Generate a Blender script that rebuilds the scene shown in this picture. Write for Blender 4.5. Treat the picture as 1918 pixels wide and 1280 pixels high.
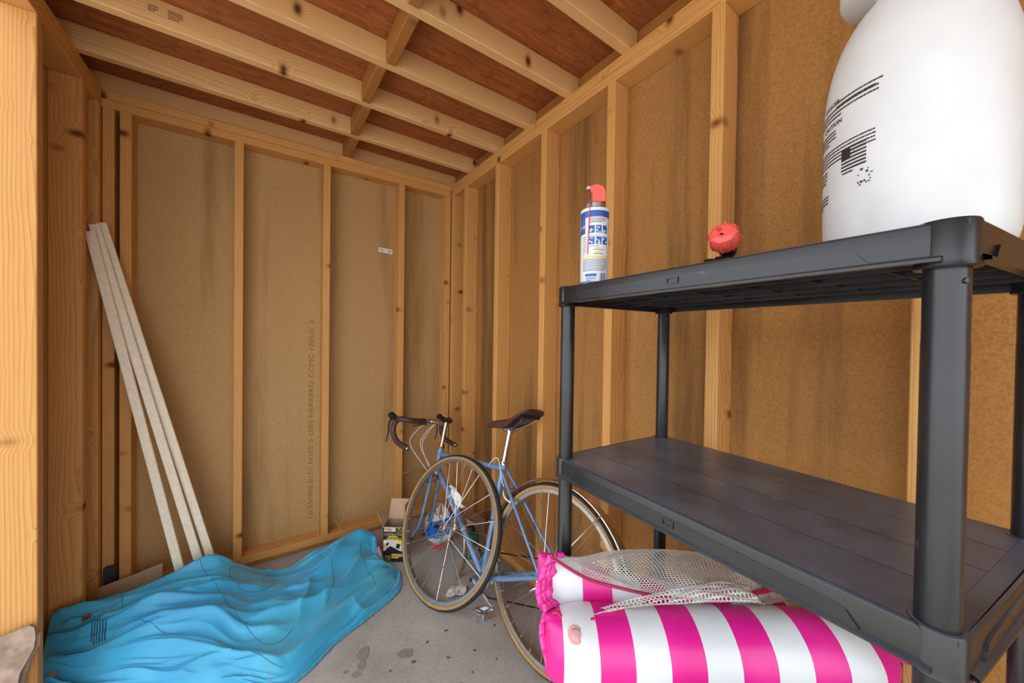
import bpy, bmesh, math, random
from mathutils import Vector, Matrix, noise as mnoise

random.seed(7)
PI = math.pi
scene = bpy.context.scene
for o in list(bpy.data.objects):
    bpy.data.objects.remove(o)
col = scene.collection

# ------------------------------------------------------------------ camera
CAM_H = 1.24
YAW, PITCH, ROLL, FPX = 0.6138, -0.0112, 0.0138, 669.76
fwd = Vector((math.sin(YAW) * math.cos(PITCH), math.cos(YAW) * math.cos(PITCH), math.sin(PITCH)))
rgt = Vector((math.cos(YAW), -math.sin(YAW), 0))
upv = rgt.cross(fwd)
r2 = rgt * math.cos(ROLL) + upv * math.sin(ROLL)
u2 = -rgt * math.sin(ROLL) + upv * math.cos(ROLL)
cd = bpy.data.cameras.new('camera')
cam = bpy.data.objects.new('camera', cd)
col.objects.link(cam)
cd.sensor_width = 36.0
cd.lens = 36.0 * FPX / 1918.0
cd.clip_start = 0.02
cd.clip_end = 200
cam.matrix_world = Matrix(((r2.x, u2.x, -fwd.x, 0), (r2.y, u2.y, -fwd.y, 0), (r2.z, u2.z, -fwd.z, CAM_H), (0, 0, 0, 1)))
scene.camera = cam

# ------------------------------------------------------------------ light
world = bpy.data.worlds.new('world')
scene.world = world
world.use_nodes = True
bg = world.node_tree.nodes['Background']
bg.inputs[0].default_value = (0.89, 0.945, 1.0, 1)
bg.inputs[1].default_value = 3.2
sd = bpy.data.lights.new('sun', 'SUN')
sd.energy = 8.0
sd.angle = 0.03
sd.color = (1.0, 0.94, 0.84)
sun = bpy.data.objects.new('sun', sd)
sun.rotation_euler = (math.radians(-38), 0, math.radians(-14))   # from high behind the back wall: falls on the ground outside
sun.location = (0, 0, 6)
col.objects.link(sun)
vs = scene.view_settings
vs.view_transform = 'Standard'
vs.look = 'None'
vs.gamma = 1.0
vs.use_curve_mapping = False
vs.exposure = -0.12
try:
    scene.cycles.use_denoising = True
    scene.cycles.adaptive_threshold = 0.03
    scene.cycles.max_bounces = 8
    scene.cycles.diffuse_bounces = 5
except Exception:
    pass

# ------------------------------------------------------------------ materials
def lin(c):
    c = c / 255.0
    return c / 12.92 if c <= 0.04045 else ((c + 0.055) / 1.055) ** 2.4
def rgb(r, g, b, a=1.0):
    return (lin(r), lin(g), lin(b), a)

class NT:
    def __init__(self, name):
        self.m = bpy.data.materials.new(name)
        self.m.use_nodes = True
        self.t = self.m.node_tree
        self.b = self.t.nodes['Principled BSDF']
    def n(self, kind, **kw):
        x = self.t.nodes.new(kind)
        for k, v in kw.items():
            if k.startswith('i_'):
                key = k[2:]
                x.inputs[int(key) if key.isdigit() else key.replace('_', ' ')].default_value = v
            else:
                setattr(x, k, v)
        return x
    def l(self, a, b):
        self.t.links.new(a, b)
    def math(self, op, a, b=None, c=None):
        x = self.t.nodes.new('ShaderNodeMath')
        x.operation = op
        for i, v in enumerate((a, b, c)):
            if v is None:
                continue
            if isinstance(v, (int, float)):
                x.inputs[i].default_value = v
            else:
                self.l(v, x.inputs[i])
        return x.outputs[0]
    def ramp(self, fac, stops, interp='LINEAR'):
        x = self.t.nodes.new('ShaderNodeValToRGB')
        x.color_ramp.interpolation = interp
        el = x.color_ramp.elements
        while len(el) < len(stops):
            el.new(0.5)
        for e, (p, c) in zip(el, stops):
            e.position = p
            e.color = c if isinstance(c, tuple) else (c, c, c, 1)
        self.l(fac, x.inputs[0])
        return x.outputs[0]
    def mix(self, fac, a, b, blend='MIX'):
        x = self.t.nodes.new('ShaderNodeMix')
        x.data_type = 'RGBA'
        x.blend_type = blend
        for s, v in ((x.inputs[0], fac), (x.inputs[6], a), (x.inputs[7], b)):
            if isinstance(v, (int, float)):
                s.default_value = v
            elif isinstance(v, tuple):
                s.default_value = v
            else:
                self.l(v, s)
        return x.outputs[2]
    def noise(self, vec, scale, detail=4, rough=0.55):
        x = self.n('ShaderNodeTexNoise')
        x.inputs['Scale'].default_value = scale
        x.inputs['Detail'].default_value = detail
        x.inputs['Roughness'].default_value = rough
        self.l(vec, x.inputs['Vector'])
        return x.outputs[0]
    def scale(self, vec, s):
        x = self.n('ShaderNodeMapping')
        x.inputs['Scale'].default_value = s
        self.l(vec, x.inputs['Vector'])
        return x.outputs[0]
    def coord(self, rand=0.0):
        tc = self.n('ShaderNodeTexCoord')
        out = tc.outputs['Object']
        if rand:
            oi = self.n('ShaderNodeObjectInfo')
            cx = self.n('ShaderNodeCombineXYZ')
            self.l(self.math('MULTIPLY', oi.outputs['Random'], rand), cx.inputs[2])
            self.l(self.math('MULTIPLY', self.math('FRACT', self.math('MULTIPLY', oi.outputs['Random'], 17.3)), 0.12), cx.inputs[0])
            va = self.n('ShaderNodeVectorMath', operation='ADD')
            self.l(out, va.inputs[0])
            self.l(cx.outputs[0], va.inputs[1])
            out = va.outputs[0]
            self.rand = oi.outputs['Random']
        return out
    def bump(self, h, strength=0.3, dist=0.002):
        x = self.n('ShaderNodeBump')
        x.inputs['Strength'].default_value = strength
        x.inputs['Distance'].default_value = dist
        self.l(h, x.inputs['Height'])
        self.l(x.outputs[0], self.b.inputs['Normal'])
    def out(self, colr, rough=0.6, metal=0.0, spec=0.5):
        for nm, v in (('Base Color', colr), ('Roughness', rough), ('Metallic', metal), ('Specular IOR Level', spec)):
            s = self.b.inputs[nm]
            if isinstance(v, (int, float, tuple)):
                s.default_value = v
            else:
                self.l(v, s)
        return self.m

def plain(name, c, rough=0.5, metal=0.0, spec=0.5, var=0.06, sc=60):
    """simple procedural material: base colour with slight noise in colour and roughness"""
    t = NT(name)
    v = t.coord()
    nz = t.noise(v, sc, 3)
    dk = tuple(x * (1 - 2 * var) for x in c[:3]) + (1,)
    lt = tuple(min(1, x * (1 + 2 * var)) for x in c[:3]) + (1,)
    cc = t.ramp(nz, [(0.3, dk), (0.7, lt)])
    rr = t.math('ADD', t.math('MULTIPLY', nz, 0.12), rough - 0.06)
    return t.out(cc, rr, metal, spec)

def wood_mat(name, light, mid, dark, knot, tint=0.16):
    t = NT(name)
    v = t.coord(rand=9.0)
    big = t.noise(t.scale(v, (6, 6, 1.1)), 1.0, 3)
    vor = t.n('ShaderNodeTexVoronoi')
    vor.inputs['Scale'].default_value = 8.0
    t.l(t.scale(v, (0.6, 0.6, 1.0)), vor.inputs['Vector'])
    sep = t.n('ShaderNodeSeparateColor')
    t.l(vor.outputs['Color'], sep.inputs[0])
    pick = t.math('GREATER_THAN', sep.outputs[0], 0.15)
    kd = vor.outputs['Distance']
    near = t.math('MULTIPLY', t.ramp(kd, [(0.0, 1.0), (0.34, 0.0)]), pick)
    # rings round an off-centre pith
    sx = t.n('ShaderNodeSeparateXYZ')
    t.l(v, sx.inputs[0])
    wob = t.math('MULTIPLY', t.math('SUBTRACT', big, 0.5), 0.045)
    rx = t.math('ADD', t.math('ADD', sx.outputs[0], 0.03), wob)
    ry = t.math('ADD', t.math('ADD', sx.outputs[1], 0.055), t.math('MULTIPLY', t.math('SUBTRACT', t.noise(t.scale(v, (4, 4, 0.8)), 1.3, 2), 0.5), 0.04))
    r = t.math('SQRT', t.math('ADD', t.math('MULTIPLY', rx, rx), t.math('MULTIPLY', ry, ry)))
    r = t.math('ADD', r, t.math('MULTIPLY', near, 0.016))
    ring = t.math('FRACT', t.math('MULTIPLY', r, 130.0))
    ringc = t.ramp(ring, [(0.0, 0.15), (0.55, 0.35), (0.88, 1.0), (1.0, 0.1)])
    fib = t.noise(t.scale(v, (420, 420, 9)), 1.0, 3, 0.6)
    g = t.math('ADD', t.math('MULTIPLY', ringc, 0.48), t.math('MULTIPLY', fib, 0.50))
    base = t.ramp(g, [(0.1, light), (0.5, mid), (1.0, dark)])
    # board-to-board tone
    rnd = t.math('FRACT', t.math('MULTIPLY', t.rand, 7.7))
    base = t.mix(t.math('MULTIPLY', rnd, tint), base, dark)
    patch = t.ramp(t.noise(t.scale(v, (8, 8, 1.6)), 1.0, 4), [(0.45, 0.0), (0.75, 0.5)])
    base = t.mix(patch, base, mid)
    kn = t.math('MULTIPLY', t.ramp(kd, [(0.065, 1.0), (0.15, 0.0)]), pick)
    ringk = t.math('MULTIPLY', t.ramp(kd, [(0.05, 0.0), (0.10, 0.8), (0.22, 0.0)]), pick)
    base = t.mix(kn, base, knot)
    base = t.mix(t.math('MULTIPLY', ringk, 0.55), base, dark)
    t.bump(g, 0.18, 0.001)
    return t.out(base, 0.62, 0, 0.3)

M = {}
M['stud'] = wood_mat('stud_wood', rgb(226, 178, 114), rgb(210, 154, 88), rgb(170, 110, 52), rgb(100, 56, 26))
M['rafter'] = wood_mat('rafter_wood', rgb(238, 202, 150), rgb(224, 180, 124), rgb(188, 136, 80), rgb(90, 56, 30), 0.1)
M['block'] = wood_mat('blocking_wood', rgb(190, 134, 76), rgb(168, 112, 58), rgb(128, 80, 38), rgb(74, 44, 22))

def fibre_mat(name, lo, mid, hi, warm, stain, s0, s1):
    t = NT(name)
    v = t.coord()
    big = t.noise(t.scale(v, (1.6, 1.6, 0.8)), 1.0, 4)
    fine = t.noise(v, 210, 4, 0.7)
    speck = t.noise(v, 480, 2, 0.8)
    streak = t.noise(t.scale(v, (6.5, 6.5, 0.5)), 1.0, 5, 0.6)
    c = t.ramp(fine, [(0.25, lo), (0.5, mid), (0.78, hi)])
    c = t.mix(t.ramp(big, [(0.35, 0.0), (0.7, 0.45)]), c, warm)
    c = t.mix(t.ramp(streak, [(s0, 0.0), (s0 + 0.14, s1)]), c, stain)
    c = t.mix(t.ramp(streak, [(0.24, 0.35), (0.36, 0.0)]), c, rgb(196, 158, 106))
    c = t.mix(t.ramp(speck, [(0.72, 0.0), (0.82, 0.6)]), c, rgb(92, 62, 32))
    t.bump(fine, 0.35, 0.0015)
    return t.out(c, 0.85, 0, 0.15)
M['fibre'] = fibre_mat('fibreboard', rgb(150, 116, 72), rgb(184, 148, 100), rgb(206, 172, 124), rgb(174, 132, 82), rgb(122, 92, 58), 0.57, 0.5)
M['fibre_stained'] = fibre_mat('stained_fibreboard', rgb(132, 90, 46), rgb(166, 120, 68), rgb(190, 144, 90), rgb(158, 106, 52), rgb(104, 74, 46), 0.48, 0.7)

def ply_mat():
    t = NT('plywood')
    v = t.coord()
    w = t.noise(t.scale(v, (1.4, 3.4, 1)), 1.5, 4, 0.5)
    n2 = t.noise(t.scale(v, (5, 60, 1)), 1.0, 3)
    ring = t.math('FRACT', t.math('MULTIPLY', w, 13.0))
    rc = t.ramp(ring, [(0.0, 0.0), (0.7, 0.2), (0.93, 1.0), (1.0, 0.0)])
    c = t.ramp(n2, [(0.3, rgb(150, 84, 42)), (0.7, rgb(182, 112, 62))])
    c = t.mix(t.math('MULTIPLY', rc, 0.55), c, rgb(112, 58, 28))
    blotch = t.noise(v, 2.3, 3)
    c = t.mix(t.ramp(blotch, [(0.4, 0.0), (0.75, 0.55)]), c, rgb(138, 86, 54))
    vor = t.n('ShaderNodeTexVoronoi')
    vor.inputs['Scale'].default_value = 3.2
    t.l(v, vor.inputs['Vector'])
    c = t.mix(t.ramp(vor.outputs['Distance'], [(0.03, 0.9), (0.075, 0.0)]), c, rgb(70, 34, 16))
    return t.out(c, 0.6, 0, 0.3)
M['ply'] = ply_mat()

def concrete_mat():
    t = NT('concrete')
    v = t.coord()
    a = t.noise(v, 2.2, 6, 0.6)
    b = t.noise(v, 90, 5, 0.65)
    c = t.ramp(a, [(0.3, rgb(150, 144, 138)), (0.5, rgb(176, 171, 165)), (0.7, rgb(192, 188, 182))])
    c = t.mix(t.ramp(b, [(0.35, 0.3), (0.6, 0.0)]), c, rgb(128, 120, 112))
    s = t.noise(v, 17, 3, 0.5)
    c = t.mix(t.ramp(s, [(0.68, 0.0), (0.74, 0.6)]), c, rgb(104, 92, 82))
    f = t.noise(v, 44, 2, 0.5)
    c = t.mix(t.ramp(f, [(0.74, 0.0), (0.78, 0.7)]), c, rgb(90, 74, 62))
    g = t.noise(v, 7, 4, 0.7)
    c = t.mix(t.ramp(g, [(0.62, 0.0), (0.7, 0.35)]), c, rgb(206, 203, 198))
    t.bump(b, 0.25, 0.002)
    return t.out(c, 0.78, 0, 0.3)
M['concrete'] = concrete_mat()
M['gravel'] = plain('driveway', rgb(176, 170, 160), 0.9, sc=3, var=0.1)
M['stain'] = plain('oil_stain', rgb(140, 133, 126), 0.7)

def black_plastic():
    t = NT('black_plastic')
    v = t.coord()
    a = t.noise(v, 7, 5, 0.6)
    sc = t.noise(t.scale(v, (120, 14, 40)), 1.0, 4, 0.7)
    c = t.ramp(a, [(0.35, rgb(26, 26, 29)), (0.7, rgb(38, 39, 43))])
    c = t.mix(t.ramp(sc, [(0.66, 0.0), (0.8, 0.35)]), c, rgb(130, 130, 135))
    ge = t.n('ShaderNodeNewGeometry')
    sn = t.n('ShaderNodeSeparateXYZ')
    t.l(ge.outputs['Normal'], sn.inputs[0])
    sky_sheen = t.math('MULTIPLY', t.ramp(sn.outputs[2], [(0.8, 0.0), (0.97, 1.0)]), t.ramp(t.noise(v, 4.5, 5, 0.65), [(0.35, 0.25), (0.68, 0.75)]))
    c = t.mix(sky_sheen, c, rgb(120, 129, 146))  # patchy bluish sky reflection painted into the colour of upward faces
    rr = t.ramp(a, [(0.3, 0.24), (0.7, 0.36)])
    t.bump(t.noise(v, 320, 2), 0.06, 0.0006)
    return t.out(c, rr, 0, 0.55)
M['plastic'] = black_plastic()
M['tank'] = plain('white_poly', rgb(212, 214, 216), 0.38, spec=0.4, var=0.02, sc=14)
M['ink'] = plain('black_ink', rgb(38, 34, 32), 0.6)
M['ink_faint'] = plain('faded_ink', rgb(134, 98, 62), 0.8)
M['trim_paint'] = plain('cream_trim_paint', rgb(240, 230, 210), 0.5, var=0.03)
M['stamp'] = plain('stamp_ink', rgb(122, 90, 60), 0.8)
M['white'] = plain('white_paint', rgb(236, 234, 230), 0.4, var=0.02)
M['whitelabel'] = plain('white_label', rgb(222, 225, 230), 0.35, var=0.01)
M['blue_ink'] = plain('blue_ink', rgb(20, 88, 176), 0.35, var=0.03)
M['lightblue_ink'] = plain('light_blue_ink', rgb(120, 168, 222), 0.4)
M['yellow_ink'] = plain('yellow_ink', rgb(226, 200, 70), 0.4)
M['red_ink'] = plain('red_ink', rgb(214, 36, 48), 0.4)
M['grey_ink'] = plain('grey_ink', rgb(120, 130, 150), 0.5)
M['coral'] = plain('coral_plastic', rgb(240, 92, 84), 0.35, var=0.04)
M['red_straw'] = plain('red_straw', rgb(226, 66, 80), 0.3)
M['steel'] = plain('chrome', rgb(206, 206, 208), 0.22, metal=1.0, var=0.04)
M['alu'] = plain('brushed_aluminium', rgb(196, 194, 190), 0.36, metal=1.0, var=0.05)
M['frame_blue'] = plain('frame_blue_paint', rgb(116, 146, 190), 0.3, metal=0.2, var=0.05, sc=20)
M['rubber'] = plain('tyre_rubber', rgb(40, 40, 42), 0.7, var=0.12, sc=90)
M['tan'] = plain('tan_sidewall', rgb(168, 130, 78), 0.7)
M['tape'] = plain('brown_bar_tape', rgb(74, 48, 42), 0.55, var=0.15, sc=110)
M['leather'] = plain('brown_saddle', rgb(86, 54, 50), 0.38, var=0.06)
M['blackpart'] = plain('black_metal', rgb(26, 26, 30), 0.35)
M['cable'] = plain('cable_housing', rgb(222, 220, 212), 0.4)
M['decal'] = plain('white_decal', rgb(235, 235, 238), 0.4, var=0.01)
M['gold'] = plain('bronze_headset', rgb(176, 142, 112), 0.3, metal=0.9)
M['brass_fender'] = plain('polished_fender', rgb(200, 176, 150), 0.24, metal=0.9, var=0.06, sc=12)
M['cardboard'] = plain('cardboard', rgb(186, 158, 128), 0.85, var=0.05, sc=30)
M['cardboard_dim'] = plain('grey_cardboard', rgb(150, 132, 116), 0.85, var=0.06, sc=30)
M['boxblack'] = plain('box_black_print', rgb(22, 28, 40), 0.4)
M['boxphoto'] = plain('box_photo_print', rgb(206, 200, 186), 0.45)
M['skin_print'] = plain('box_hand_print', rgb(206, 150, 104), 0.45)
M['green'] = plain('green_glass', rgb(28, 104, 66), 0.2, var=0.1)
M['bagwhite'] = plain('bag_white', rgb(226, 226, 224), 0.4)
M['bagblue'] = plain('bag_blue', rgb(34, 106, 196), 0.35)
M['bagorange'] = plain('bag_orange', rgb(206, 104, 54), 0.4)
M['paper'] = plain('dirty_paper', rgb(206, 202, 194), 0.8)
M['bark'] = plain('torn_brown_board', rgb(156, 134, 118), 0.9, var=0.2, sc=26)
M['straw'] = plain('dry_straw', rgb(214, 186, 132), 0.8)
M['flake'] = plain('dead_leaf', rgb(122, 84, 62), 0.8)
M['hinge'] = plain('dark_rubber_strap', rgb(54, 52, 52), 0.6)
M['pinkflap'] = plain('pink_vinyl', rgb(238, 62, 168), 0.3, var=0.08, sc=30)
M['crimson'] = plain('crimson_piping', rgb(178, 24, 82), 0.4)
M['net'] = plain('white_net', rgb(226, 221, 214), 0.6, var=0.02)
M['clear'] = plain('valve_vinyl', rgb(214, 160, 160), 0.25)
M['print_purple'] = plain('printed_cloth', rgb(150, 116, 132), 0.6, var=0.3, sc=24)

def stripe_mat():
    t = NT('pink_white_stripes')
    v = t.coord()
    sx = t.n('ShaderNodeSeparateXYZ')
    t.l(v, sx.inputs[0])
    f = t.math('FRACT', t.math('ADD', t.math('DIVIDE', sx.outputs[0], 0.1335), 10.0))
    s = t.ramp(f, [(0.0, 1.0), (0.5, 0.0)], 'CONSTANT')
    nz = t.noise(v, 6, 3)
    pk = t.ramp(nz, [(0.3, rgb(204, 16, 124)), (0.7, rgb(228, 40, 150))])
    wh = t.ramp(nz, [(0.3, rgb(206, 210, 214)), (0.7, rgb(220, 223, 226))])
    return t.out(t.mix(s, wh, pk), 0.33, 0, 0.5)
M['stripes'] = stripe_mat()

def tarp_mat():
    t = NT('blue_cover_cloth')
    v = t.coord()
    a = t.noise(v, 3.0, 4)
    c = t.ramp(a, [(0.3, rgb(44, 142, 192)), (0.55, rgb(60, 166, 206)), (0.75, rgb(78, 178, 204))])
    d = t.noise(v, 5.5, 5, 0.6)
    c = t.mix(t.ramp(d, [(0.56, 0.0), (0.75, 0.5)]), c, rgb(70, 120, 140))
    t.bump(t.noise(v, 420, 2), 0.12, 0.0006)
    m = t.out(c, 0.42, 0, 0.4)
    try:
        t.b.inputs['Sheen Weight'].default_value = 0.25
    except Exception:
        pass
    return m
M['tarp'] = tarp_mat()
M['tarpseam'] = plain('blue_seam', rgb(44, 116, 150), 0.6)

# ------------------------------------------------------------------ mesh helpers
class MB:
    def __init__(self):
        self.v, self.f, self.mi = [], [], []
    def add(self, vs, fs, mi=0):
        n = len(self.v)
        self.v += [Vector(p) for p in vs]
        self.f += [tuple(i + n for i in q) for q in fs]
        self.mi += [mi] * len(fs)
        return self
    def box(self, c, s, R=None, mi=0, bev=0.0):
        """centre, full size, optional rotation, optional chamfer"""
        hx, hy, hz = s[0] / 2, s[1] / 2, s[2] / 2
        c = Vector(c)
        if bev <= 0:
            vs = [Vector((x, y, z)) for x in (-hx, hx) for y in (-hy, hy) for z in (-hz, hz)]
            fs = [(0, 1, 3, 2), (4, 6, 7, 5), (0, 4, 5, 1), (2, 3, 7, 6), (0, 2, 6, 4), (1, 5, 7, 3)]
        else:
            bm = bmesh.new()
            bmesh.ops.create_cube(bm, size=1.0)
            for q in bm.verts:
                q.co = Vector((q.co.x * s[0], q.co.y * s[1], q.co.z * s[2]))
            bmesh.ops.bevel(bm, geom=bm.edges[:], offset=bev, segments=1, affect='EDGES')
            bm.verts.index_update()
            vs = [q.co.copy() for q in bm.verts]
            fs = [tuple(q.index for q in f.verts) for f in bm.faces]
            bm.free()
        if R is not None:
            vs = [R @ p for p in vs]
        return self.add([p + c for p in vs], fs, mi)
    def tube(self, pts, r, seg=10, cap=True, mi=0, flat=None):
        """swept tube; r is a number or a list; flat=(sx,sy) squashes the section"""
        pts = [Vector(p) for p in pts]
        n = len(pts)
        rs = r if isinstance(r, (list, tuple)) else [r] * n
        t0 = (pts[1] - pts[0]).normalized()
        nrm = t0.orthogonal().normalized()
        if abs(t0.z) < 0.95:
            nrm = (Vector((0, 0, 1)) - t0 * t0.z).normalized()
        vs, fs = [], []
        for i, p in enumerate(pts):
            t = ((pts[min(i + 1, n - 1)] - pts[i]).normalized() + (pts[i] - pts[max(i - 1, 0)]).normalized())
            t = t.normalized() if t.length > 1e-9 else t0
            nrm = (nrm - t * nrm.dot(t))
            nrm = nrm.normalized() if nrm.length > 1e-9 else t.orthogonal().normalized()
            b = t.cross(nrm)
            for k in range(seg):
                a = 2 * PI * k / seg
                ca, sa = math.cos(a), math.sin(a)
                if flat:
                    ca *= flat[0]
                    sa *= flat[1]
                vs.append(p + (nrm * ca + b * sa) * rs[i])
        for i in range(n - 1):
            for k in range(seg):
                k2 = (k + 1) % seg
                fs.append((i * seg + k, i * seg + k2, (i + 1) * seg + k2, (i + 1) * seg + k))
        if cap:
            fs.append(tuple(reversed(range(seg))))
            fs.append(tuple((n - 1) * seg + k for k in range(seg)))
        return self.add(vs, fs, mi)
    def lathe(self, prof, o=(0, 0, 0), ax=(0, 0, 1), seg=32, mi=0, closed=False, cap=False):
        """prof = [(radius, height)], turned about ax through o"""
        ax = Vector(ax).normalized()
        x = ax.orthogonal().normalized()
        y = ax.cross(x)
        o = Vector(o)
        vs, fs = [], []
        n = len(prof)
        for (r, h) in prof:
            for k in range(seg):
                a = 2 * PI * k / seg
                vs.append(o + ax * h + (x * math.cos(a) + y * math.sin(a)) * r)
        for i in range(n if closed else n - 1):
            j = (i + 1) % n
            for k in range(seg):
                k2 = (k + 1) % seg
                fs.append((i * seg + k, i * seg + k2, j * seg + k2, j * seg + k))
        if cap:
            fs.append(tuple(reversed(range(seg))))
            fs.append(tuple((n - 1) * seg + k for k in range(seg)))
        return self.add(vs, fs, mi)
    def prism(self, poly, o, ux, uy, th, mi=0):
        """flat polygon (2-D points) in the frame o,ux,uy extruded by th along ux x uy"""
        o, ux, uy = Vector(o), Vector(ux), Vector(uy)
        nz = ux.cross(uy).normalized() * th
        n = len(poly)
        a = [o + ux * p[0] + uy * p[1] for p in poly]
        vs = a + [p + nz for p in a]
        fs = [tuple(reversed(range(n))), tuple(range(n, 2 * n))]
        for i in range(n):
            j = (i + 1) % n
            fs.append((i, j, n + j, n + i))
        return self.add(vs, fs, mi)
    def grid(self, P, mi=0, closed_u=False):
        """P[row][col] of points"""
        nr, nc = len(P), len(P[0])
        vs = [p for row in P for p in row]
        fs = []
        for i in range(nr - 1):
            for j in range(nc if closed_u else nc - 1):
                j2 = (j + 1) % nc
                fs.append((i * nc + j, i * nc + j2, (i + 1) * nc + j2, (i + 1) * nc + j))
        return self.add(vs, fs, mi)
    def build(self, name, mat, parent=None, smooth=True, angle=0.7, solid=0.0, offset=-1.0):
        me = bpy.data.meshes.new(name)
        org = Vector((0, 0, 0))
        if parent is not None:
            p = parent
            while p is not None:
                org += p.location
                p = p.parent
        me.from_pydata([tuple(p - org) for p in self.v], [], self.f)
        mats = mat if isinstance(mat, (list, tuple)) else [mat]
        for m in mats:
            me.materials.append(M[m])
        for p, i in zip(me.polygons, self.mi):
            p.material_index = i
        me.update()
        bm = bmesh.new()
        bm.from_mesh(me)
        bmesh.ops.recalc_face_normals(bm, faces=bm.faces)
        bm.to_mesh(me)
        bm.free()
        if smooth:
            me.polygons.foreach_set('use_smooth', [True] * len(me.polygons))
            try:
                me.set_sharp_from_angle(angle=angle)
            except Exception:
                pass
        ob = bpy.data.objects.new(name, me)
        col.objects.link(ob)
        ob.parent = parent
        if any(k in name for k in ('print', 'lettering', 'stencil', 'stamp', 'ridge', 'grip_ring', 'stitching', 'weld_line', 'piping', 'holes', 'red_line')):
            ob['kind'] = 'stuff'
        if solid:
            md = ob.modifiers.new('thickness', 'SOLIDIFY')
            md.thickness = solid
            md.offset = offset
        return ob

def empty(name, loc):
    o = bpy.data.objects.new(name, None)
    o.location = loc
    o.empty_display_size = 0.05
    col.objects.link(o)
    return o
def tag(o, label, cat, group=None, kind=None):
    o['label'] = label
    o['category'] = cat
    if group:
        o['group'] = group
    if kind:
        o['kind'] = kind
    return o
def struct(o):
    o['kind'] = 'structure'
    return o
def spline(pts, n, closed=False):
    """Catmull-Rom through points, n samples per span"""
    pts = [Vector(p) for p in pts]
    m = len(pts)
    out = []
    for i in range(m if closed else m - 1):
        if closed:
            p0, p1, p2, p3 = pts[(i - 1) % m], pts[i], pts[(i + 1) % m], pts[(i + 2) % m]
        else:
            p0, p1, p2, p3 = pts[max(i - 1, 0)], pts[i], pts[i + 1], pts[min(i + 2, m - 1)]
        for k in range(n):
            t = k / n
            out.append(0.5 * ((2 * p1) + (p2 - p0) * t + (2 * p0 - 5 * p1 + 4 * p2 - p3) * t * t + (3 * p1 - p0 - 3 * p2 + p3) * t ** 3))
    if not closed:
        out.append(pts[-1])
    return out
def patch(ctrl, nu, nv):
    """bicubic surface through a control net ctrl[row][col]"""
    rows = [spline(r, nu) for r in ctrl]
    cols = [spline([r[j] for r in rows], nv) for j in range(len(rows[0]))]
    return [[c[i] for c in cols] for i in range(len(cols[0]))]

_font_cache = {}
def text_geo(s, size, res=2):
    """flat triangulated lettering: (verts 2-D, faces, width)"""
    key = (s, size, res)
    if key in _font_cache:
        return _font_cache[key]
    cu = bpy.data.curves.new('txt', 'FONT')
    cu.body = s
    cu.size = size
    cu.resolution_u = res
    ob = bpy.data.objects.new('txt', cu)
    col.objects.link(ob)
    dg = bpy.context.evaluated_depsgraph_get()
    me = bpy.data.meshes.new_from_object(ob.evaluated_get(dg))
    vs = [(v.co.x, v.co.y) for v in me.vertices]
    fs = [tuple(p.vertices) for p in me.polygons]
    bpy.data.objects.remove(ob)
    bpy.data.curves.remove(cu)
    bpy.data.meshes.remove(me)
    w = max((v[0] for v in vs), default=0)
    _font_cache[key] = (vs, fs, w)
    return _font_cache[key]
def put_text(mb, s, size, fn, width=None, mi=0, center=False, x0=0.0, y0=0.0):
    vs, fs, w = text_geo(s, size)
    k = (width / w) if width else 1.0
    dx = -w * k / 2 if center else 0
    mb.add([fn(x0 + dx + x * k, y0 + y) for x, y in vs], fs, mi)
def fake_lines(mb, fn, x0, y0, w, rows, pitch, h, mi=0, gap=0.25, seed=1):
    """rows of small illegible print marks"""
    rd = random.Random(seed)
    for r in range(rows):
        x = x0
        end = x0 + w * (1.0 if r < rows - 1 else rd.uniform(0.5, 0.9))
        y = y0 - r * pitch
        while x < end:
            ww = min(rd.uniform(0.6, 2.4) * h, end - x)
            if ww < h * 0.2:
                break
            mb.add([fn(x, y), fn(x + ww, y), fn(x + ww, y + h), fn(x, y + h)], [(0, 1, 2, 3)], mi)
            x += ww + gap * h
def quad_on(mb, fn, x0, y0, x1, y1, n=1, mi=0):
    for k in range(n):
        a = x0 + (x1 - x0) * k / n
        b = x0 + (x1 - x0) * (k + 1) / n
        mb.add([fn(a, y0), fn(b, y0), fn(b, y1), fn(a, y1)], [(0, 1, 2, 3)], mi)

# ------------------------------------------------------------------ the shed
W, WL, YB = 1.104, -0.573, 2.336          # room faces of the studs: right, left, back
D, S = 0.089, 0.038
ZT, ZB, ZR = 2.231, 0.059, 2.309          # underside of top plates, top of bottom plates, underside of rafters
YF = -1.6                                # open front of the shed
ZC = ZR + D                               # underside of the roof sheet

_lum = {}
def lumber(name, a, b, parent, mat='stud', sec=(S, D), roll=0.0, bev=0.0025):
    """a board from a to b (axis through its centre); its length is its own local Z"""
    a, b = Vector(a), Vector(b)
    L = (b - a).length
    key = (round(L, 3), sec, mat, bev)
    if key not in _lum:
        mb = MB().box((0, 0, 0), (sec[0], sec[1], L), bev=bev)
        o = mb.build(name, mat, None, smooth=False)
        _lum[key] = o.data
        bpy.data.objects.remove(o)
    ob = bpy.data.objects.new(name, _lum[key])
    col.objects.link(ob)
    q = (b - a).to_track_quat('Z', 'Y')
    ob.rotation_mode = 'QUATERNION'
    d = (b - a).normalized()
    if abs(d.z) > 0.9:
        q = Matrix.Rotation(roll, 3, 'Z').to_quaternion()
    else:
        z = d
        y = Vector((0, 0, 1))
        x = y.cross(z).normalized()
        y = z.cross(x)
        Rm = Matrix((x, y, z)).transposed()
        q = (Rm @ Matrix.Rotation(roll, 3, 'Z')).to_quaternion()
    ob.rotation_quaternion = q
    ob.location = (a + b) / 2
    ob.parent = parent
    return ob

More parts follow.
